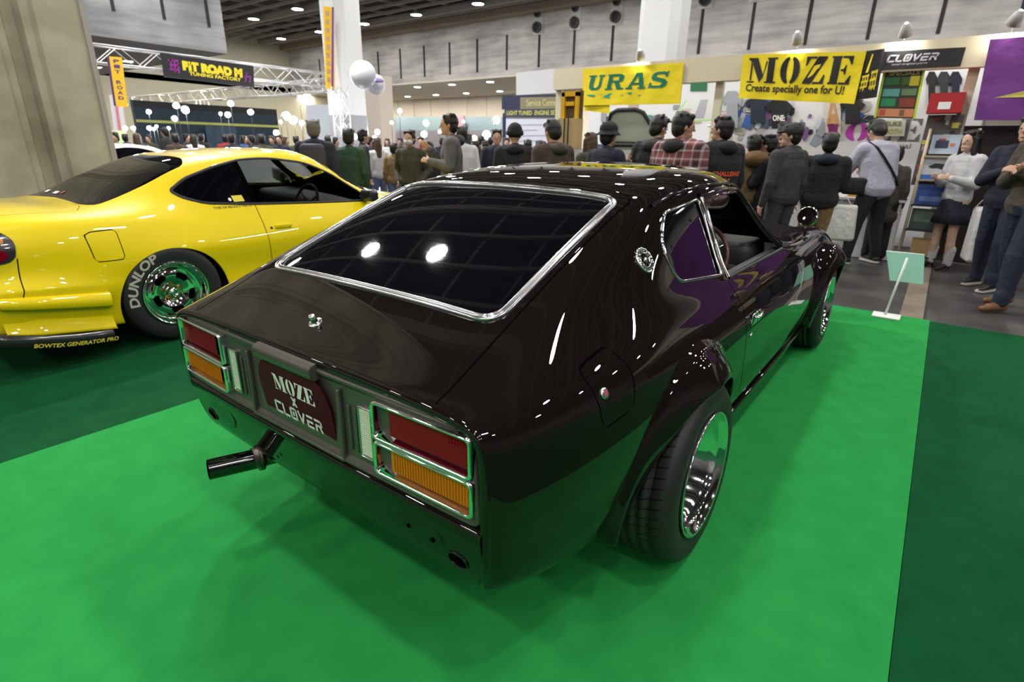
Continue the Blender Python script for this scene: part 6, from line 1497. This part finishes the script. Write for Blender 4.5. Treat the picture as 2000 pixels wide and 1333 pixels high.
hc = MB(); sec = [(-.80, .25), (-.82, .62), (-.74, .95), (-.58, 1.35), (-.40, 1.44), (.40, 1.44), (.58, 1.35), (.74, .95), (.82, .62), (.80, .25)]
hc.grid([[Vector((x, y*k, z*kz)) for y, z in sec] for x, k, kz in ((-.5, .97, .97), (-.42, 1, 1), (.8, 1.0, 1.02), (1.8, .98, .85), (2.6, .9, .60))], True); hc.build('body_shell', flat((.34, .36, .30)), HC)
hc = MB(); hc.add([(-.49, y, z) for y, z in ((-.66, .72), (-.60, 1.05), (-.48, 1.30), (-.34, 1.36), (.34, 1.36), (.48, 1.30), (.60, 1.05), (.66, .72))], [tuple(range(8))]); hc.build('tail_opening', flat((.30, .32, .27)), HC)
q = MB(); fr = [(-.68, .70), (-.60, 1.06), (-.48, 1.34), (-.34, 1.41), (.34, 1.41), (.48, 1.34), (.60, 1.06), (.68, .70)]; q.tube([(-.52, y, z) for y, z in fr], .035, 6); q.build('opening_seal', INK, HC)
q = MB(); lid = [(-.55, 1.44), (-.52, 1.75), (-.36, 2.02), (-.20, 2.08), (.20, 2.08), (.36, 2.02), (.52, 1.75), (.55, 1.44)]
q.add([(-.45-(z-1.44)*.5, y, z) for y, z in lid]+[(-.41-(z-1.44)*.5, y, z+.02) for y, z in lid], [tuple(range(8)), tuple(range(15, 7, -1))]); LD = q.build('tail_lid', flat((.45, .50, .40)), HC)
q = MB(); q.tube([(-.47-(z-1.44)*.5, y, z) for y, z in lid], .04, 6, closed=True); q.build('lid_rim', INK, LD)
for sg in (-1, 1):
    q = MB(); q.lathe([(.28, -.09), (.30, 0), (.28, .09), (.15, .10), (.001, .08)], (.1, sg*.72, .30), axis='y', n=24); q.build('wheel', tire_m, HC); q = MB(); q.lathe([(.28, -.09), (.30, 0), (.28, .09), (.15, .10), (.001, .08)], (2.1, sg*.68, .30), axis='y', n=24); q.build('wheel', tire_m, HC)
# cardboard display with yellow frame
CD = empty('cardboard_display', 'tall cardboard display with a yellow picture frame on top', 'display', (5.2, 2.87, 0))
o_ = CD.location
q = MB(); q.box((0, .0, .66), (.18, .28, 1.32)); q.build('white_box_base', flat((.60, .64, .64)), CD)
q = MB(); q.box((-.02, .0, 1.51), (.16, .29, .38)); CB = q.build('cardboard_box', CARD, CD)
for dy in (.045, -.015): q = MB(); q.box((-.105, dy, 1.51), (.006, .016, .38)); q.build('strap', INK, CB)
q = MB(); q.box((0, 0, 1.87), (.05, .31, .34)); q.build('frame_back', flat((.10, .07, .03)), CD)
q = MB()
for (y, z, w_, h_) in ((0, 2.0, .26, .06), (.105, 1.86, .05, .32), (-.105, 1.86, .05, .32), (0, 1.88, .13, .05)): q.box((-.045, y, z), (.05, w_, h_))
q.build('yellow_frame', ORYE, CD)
# notice board stand left of it
NB = Pan(pxp(10.0, [(985, 190), (1092, 188), (1092, 340), (985, 340)]), 'notice_board', flat((.60, .62, .72)), 'big white notice board with navy edge behind the knitted beanie', 'board'); NB.rect(-.03, 0, .03, .8, 'navy_edge', flat((.01, .015, .07)))
for k in range(9): NB.rect(.1, .08+.07*k, .1+rnd.uniform(.5, .85), .092+.07*k, 'text_line', flat((.35, .37, .50)))
NH = Pan(pxp(9.98, [(980, 187), (1092, 185), (1092, 212), (980, 214)]), 'stand_header', flat((.02, .022, .06)), 'navy header board with a gold name strip above the white notice board', 'sign'); NH.rect(.34, 0, 1, .85, 'gold_strip', flat((.22, .20, .12))); NH.art(font_polys('Service Center', 1, bold=.02), 'lettering', flat((.50, .45, .20)), (.45, .2, .98, .7))
NH2 = Pan(pxp(9.96, [(985, 214), (1092, 212), (1092, 228), (985, 228)]), 'text_strip', flat((.04, .05, .07)), 'dark strip of yellow lettering on top of the white notice board', 'sign'); NH2.art(font_polys('LIGHT TUNED  ENGINE SET', 1, bold=.03), 'lettering', flat((.55, .55, .15)), (.05, .2, .97, .8))
Pan(pxp(11.0, [(1008, 142), (1086, 134), (1086, 182), (1008, 186)]), 'stand_wall', flat((.50, .50, .52)), 'plain pale grey stand wall left of the cream beam', 'wall panel', th=.1)
# trusses
def truss(p, q_, w, label, bays, z_down=None):
    p, q_ = Vector(p), Vector(q_); d = (q_-p).normalized(); up = Vector((0, 0, 1)) if abs(d.z) < .9 else Vector((1, 0, 0)); sd = d.cross(up).normalized(); up = sd.cross(d)
    T_ = empty('truss', label, 'truss', p); ch = [sd*a*w/2+up*b*w/2 for a in (-1, 1) for b in (-1, 1)]
    for c in ch: m_ = MB(); m_.tube([c, c+(q_-p)], .03, 6); m_.build('chord', ALU, T_)
    m_ = MB()
    for i, j in ((0, 1), (2, 3), (0, 2), (1, 3)):
        for k in range(bays):
            a, b = ch[i]+(q_-p)*(k/bays), ch[j]+(q_-p)*((k+1)/bays)
            if k % 2: a, b = ch[j]+(q_-p)*(k/bays), ch[i]+(q_-p)*((k+1)/bays)
            m_.tube([a, b], .016, 5, caps=False)
    m_.build('bracing', ALU, T_); return T_
truss((3.0, 19.8, 3.75), (13.6, 19.8, 3.78), .5, 'long silver truss carrying the black banner above the yellow coupe', 18)
truss((14.5, 21.1, 3.75), (14.5, 44, 3.75), .5, 'silver truss running back behind the first one', 34)
for (px, py, lab) in ((410, 290, 'silver truss leg left of the middle behind the yellow coupe roof'), (668, 230, 'silver truss leg in front of the white pillar')):
    X_ = 13.3 if px > 600 else 14.4; q_ = at(px, py, 0, X_); truss((X_, q_.y, 0.0), (X_, q_.y, 3.5), .45, lab, 8)
BN = Pan([at(313, 103, 1, 19.45), at(495, 129, 1, 19.45), at(497, 171, 1, 19.45), at(321, 150, 1, 19.45)], 'banner', INK, 'black banner with yellow and purple lettering hanging on the truss', 'banner', th=.03)
BN.art(font_polys('PIT ROAD M', 1, bold=.12), 'lettering', yellow_ink, (.20, .38, .86, .80)); BN.art(font_polys('TUNING FACTORY', 1, bold=.05), 'small_lettering', yellow_ink, (.26, .20, .84, .36)); pq = mat('purple_ink', (.25, .02, .25), rough=.6)
BN.art(kanji(5), 'brush_character', pq, (.06, .22, .17, .82)); BN.art([[(.1, .6), (.9, .7), (.9, .55), (.1, .5)], [(.75, .6), (.9, .6), (.8, 0), (.6, .1), (.72, .15)], [(.4, 1), (.5, 1), (.3, .1), (.1, 0)]], 'brush_character', pq, (.88, .20, .96, .66))
V1 = Pan([at(212, 110, 1, 19.5), at(238, 112, 1, 19.5), at(250, 210, 1, 19.5), at(226, 207, 1, 19.5)], 'vertical_banner', mat('amber_banner', (.75, .45, .01), rough=.6), 'narrow vertical amber banner hanging near the concrete column', 'banner', th=.03); V1.rect(-.15, 0, .03, 1, 'purple_edge', flat((.06, .02, .12)), .005)
for k, ch_ in enumerate('PIT ROAD'):
    if ch_ != ' ': V1.art(font_polys(ch_, 1, bold=.05), 'letter', flat((.10, .04, .16)), (.3, .88-.105*k, .75, .95-.105*k))
V2 = Pan([at(632, 12, 1, 19.2), at(651, 14, 1, 19.2), at(655, 178, 1, 19.2), at(637, 172, 1, 19.2)], 'vertical_banner', mat('amber_banner', (.75, .45, .01)), 'tall narrow amber banner hanging in front of the white pillar', 'banner', th=.03); V2.art([[(0, 0), (.5, 0), (1, 1), (.6, 1)]], 'purple_edge', flat((.16, .04, .28)), (.55, 0, 1.05, 1))
for k in range(9): V2.art(kanji(20+k), 'brush_character', flat((.45, .30, .30)), (.15, .88-.1*k, .55, .95-.1*k))
q = MB(); q.tube([V2.c[0], (V2.c[0].x, V2.c[0].y, CEIL_Z+.05)], .008, 4); q.build('wire', ALU, V2.o); q = MB(); q.tube([V2.c[1], (V2.c[1].x, V2.c[1].y, CEIL_Z+.05)], .008, 4); q.build('wire', ALU, V2.o)
# balloons
bl = mat('balloon_white', (.66, .66, .74), rough=.4)
q = MB(); p_ = pix(709, 146, 13); q.sphere((p_[0], p_[1], p_[2]), .31, 16); tag(q.build('balloon', bl), 'round white advertising balloon in front of the hall wall', 'balloon')
q = MB(); p_ = pix(733, 165, 13.6); q.sphere((p_[0], p_[1], p_[2]), .24, 14); b2 = q.build('balloon', bl); tag(b2, 'smaller white balloon with purple print behind the round one', 'balloon')
q = MB(); q.sphere((p_[0]-.02, p_[1]-.02, p_[2]+.06), .225, 12, sc=(1, 1, .55)); q.build('purple_print', flat((.25, .18, .40)), b2)
# far left stands: teal walls with a yellow line
mb = MB()
TW = Pan([Vector((10.6, 32, 3.25)), Vector((18.4, 32, 3.25)), Vector((18.4, 32, 0)), Vector((10.6, 32, 0))], 'stand_wall', mat('teal_wall', (.012, .03, .05), rough=.6), 'long dark teal stand wall with a yellow line in the left background', 'wall panel', th=.3)
TW.rect(0, .68, 1, .72, 'yellow_line', flat((.45, .48, .12))); TW.rect(0, .90, 1, 1.0, 'black_edge', INK)
TP2 = Pan([Vector((13.8, 31.6, 2.15)), Vector((15.5, 31.6, 2.15)), Vector((15.5, 31.6, 0)), Vector((13.8, 31.6, 0))], 'stand_wall', mat('slate_wall', (.035, .06, .10), rough=.6), 'slate blue stand panel in the left background', 'wall panel', th=.1)
WF = Pan([at(213, 185, 1, 26), at(236, 186, 1, 26), Vector((at(246, 262, 1, 26).x, 26, 0)), Vector((at(216, 262, 1, 26).x, 26, 0))], 'vertical_banner', flat((.60, .56, .60)), 'white vertical banner with red lettering beside the concrete column', 'banner', th=.03); WF.rect(.35, .55, .6, .92, 'red_lettering', flat((.55, .18, .22)))
Pan([at(207, 255, 1, 25), at(245, 255, 1, 25), Vector((at(246, 275, 1, 25).x, 25, 0)), Vector((at(207, 275, 1, 25).x, 25, 0))], 'booth_counter', flat((.55, .75, .35)), 'pale lime counter at the foot of the white banner', 'counter', th=.3)
Pan([at(600, 205, 1, 24), at(690, 205, 1, 24), at(690, 300, 1, 24), at(600, 300, 1, 24)], 'stand_wall', flat((.55, .60, .68)), 'brightly lit pale stand wall beside the foot of the white pillar', 'wall panel', th=.1)
for (x0, x1, y0, y1, X, c_, lab) in ((770, 980, 228, 255, 33, (.30, .42, .48), 'long pale blue stand fascia under the far soffit'), (880, 905, 226, 250, 32.5, (.55, .35, .45), 'pink sign on the far stand fascia'), (755, 985, 255, 300, 32, (.32, .30, .34), 'low grey stand wall across the far side of the hall'), (700, 770, 236, 300, 30.5, (.40, .40, .46), 'pale stand wall behind the short cream pillar')):
    Pan([at(x0, y0, 0, X), at(x1, y0, 0, X), Vector((X, at(x1, y1, 0, X).y, 0)), Vector((X, at(x0, y1, 0, X).y, 0))] if y1 == 300 else [at(x0, y0, 0, X), at(x1, y0, 0, X), at(x1, y1, 0, X), at(x0, y1, 0, X)], 'stand_wall', flat(c_), lab, 'wall panel', th=.2)
# stand spotlights: bright lamp heads on thin arms
spotm = mat('spot_glow', (1, 1, 1), emit=(.93, .97, 1), es=260); SPG = 'white spotlights over the far stands'
sp0 = None
def spot(x, y, z, r=.09, es=1.0):
    global sp0
    if sp0 is None:
        sp0 = empty('spotlight', 'bright white spotlight head over a far stand', 'lamp', (x, y, z), group=SPG)
        q = MB(); q.lathe([(.3, .9), (1.05, .4), (1.1, -.6), (1, -.7)], n=14, axis='x', M=Matrix.Rotation(PI, 3, 'Z')); q.v = [(a*.8, b, c) for a, b, c in q.v]; q.build('lamp_housing', fit, sp0)
        q = MB(); q.lathe([(1.0, .55), (.7, .75), (.001, .82)], n=16, axis='x', M=Matrix.Rotation(PI, 3, 'Z')); q.build('lamp_glass', spotm, sp0)
        o = sp0
    else:
        o = sp0.copy(); COL.objects.link(o); o.location = (x, y, z)
        for ch in sp0.children:
            if not ch.name.startswith('stand_pole'): c_ = ch.copy(); COL.objects.link(c_); c_.parent = o
    r *= .55; o.scale = (r, r, r)
    dx, dy = CAMLOC[0]-x, CAMLOC[1]-y; o.rotation_euler = (0, math.radians(rnd.uniform(-25, 25)), math.atan2(dy, dx)+rnd.uniform(-.7, .7)+PI)
    q = MB(); q.tube([(0, 0, 0), (0, 0, z+.01)], .010, 5); pl_ = q.build('stand_pole', INK, o); pl_.matrix_parent_inverse = (Matrix.Translation((x, y, z)) @ o.rotation_euler.to_matrix().to_4x4() @ Matrix.Diagonal((r, r, r, 1))).inverted(); pl_.location = (x, y, -.01)
for (px, py, D, r) in ((290, 218, 24, .16), (345, 207, 24, .22), (362, 214, 24, .26), (340, 232, 22, .18), (330, 250, 22, .10), (292, 250, 22, .14), (300, 252, 22, .10), (306, 247, 22, .09), (245, 250, 20, .13), (260, 250, 20, .12), (450, 202, 24, .20), (445, 225, 24, .20), (430, 222, 24, .12), (490, 220, 26, .22), (558, 227, 22, .28), (574, 235, 21, .26), (588, 240, 20, .16), (540, 260, 18, .15), (548, 238, 18, .08), (585, 192, 20, .18), (694, 268, 14, .12), (737, 257, 26, .2), (731, 270, 26, .2), (765, 240, 20, .10), (833, 240, 24, .22), (829, 262, 24, .22), (905, 238, 24, .1), (968, 235, 22, .26), (950, 263, 24, .3), (925, 270, 22, .2), (780, 216, 14, .10), (858, 258, 26, .12), (715, 262, 20, .1)):
    p_ = pix(px, py, D); spot(p_[0], p_[1], p_[2], r)
# warm floods of the nearer stands
def flood(x, y, z, tx, ty, tz, label, e=60, s_=.12):
    x = 7.2; o = empty('clip_spotlight', label, 'lamp', (x, y, z)); d = (Vector((tx, ty, tz))-Vector((x, y, z))).normalized(); M_ = d.to_track_quat('X', 'Z').to_matrix()
    q = MB(); q.lathe([(.02, -.10), (.05, -.06), (.075, .05), (.07, .05)], axis='x', n=16, M=M_); q.build('lamp_housing', fit, o); q = MB(); q.lathe([(.068, .03), (.001, .03)], axis='x', n=16, M=M_); q.build('lamp_glass', mat('flood_glow', (1, 1, 1), emit=(1, .95, .85), es=160), o)
    q = MB(); q.tube([M_ @ Vector((-.08, 0, 0)), (.06, 0, -.02), (.12, 0, 2.615-z)], .009, 6); q.build('clamp', INK, o)
flood(6.9, -1.55, 2.74, 8.3, -1.0, 1.2, 'clip spotlight on the cream beam beside the purple banner'); flood(6.95, -.55, 2.72, 8.3, -.6, 1.3, 'clip spotlight above the black sign board'); flood(6.9, .65, 2.74, 8.4, .6, 1.2, 'clip spotlight above the stencil lettered banner'); flood(6.9, 2.9, 2.72, 9.6, 3.6, 1.0, 'clip spotlight above the green lettered banner')
# white car hidden behind the yellow coupe
WC = empty('car', 'white car mostly hidden behind the yellow coupe beside the concrete column', 'car', (3.3, 11.2, 0), PI+.25)
wpaint = mat('white_car_paint', (.70, .72, .72), rough=.3, coat=1)
Fw = YS.F[:]
Fw = [tuple(q) for q in Fw]
w_in = []
for sg in (-1, 1):
    g2, Fw = YS.split(Fw, f_side(side_o, sg, .4)); w_in += g2
g2, Fw = YS.split(Fw, f_top(rg, zmin=.85)); w_in += g2
g2, Fw = YS.split(Fw, f_top(yws, zmin=.8)); w_in += g2
YS.build('body_shell', Fw, wpaint, WC); YS.build('windows', w_in, tint, WC)
for cx in (0, 2.48):
    for sg in (-1, 1): q = MB(); q.lathe([(.29, -.1), (.31, 0), (.29, .1), (.19, .11), (.001, .10)], (cx, sg*.76, .31), axis='y', n=24); q.build('wheel', tire_m, WC)
for r_ in (CAR, YC):      # the cars stand on the carpet top
    for ch in r_.children: ch.location.z -= .022
    r_.location.z = .022
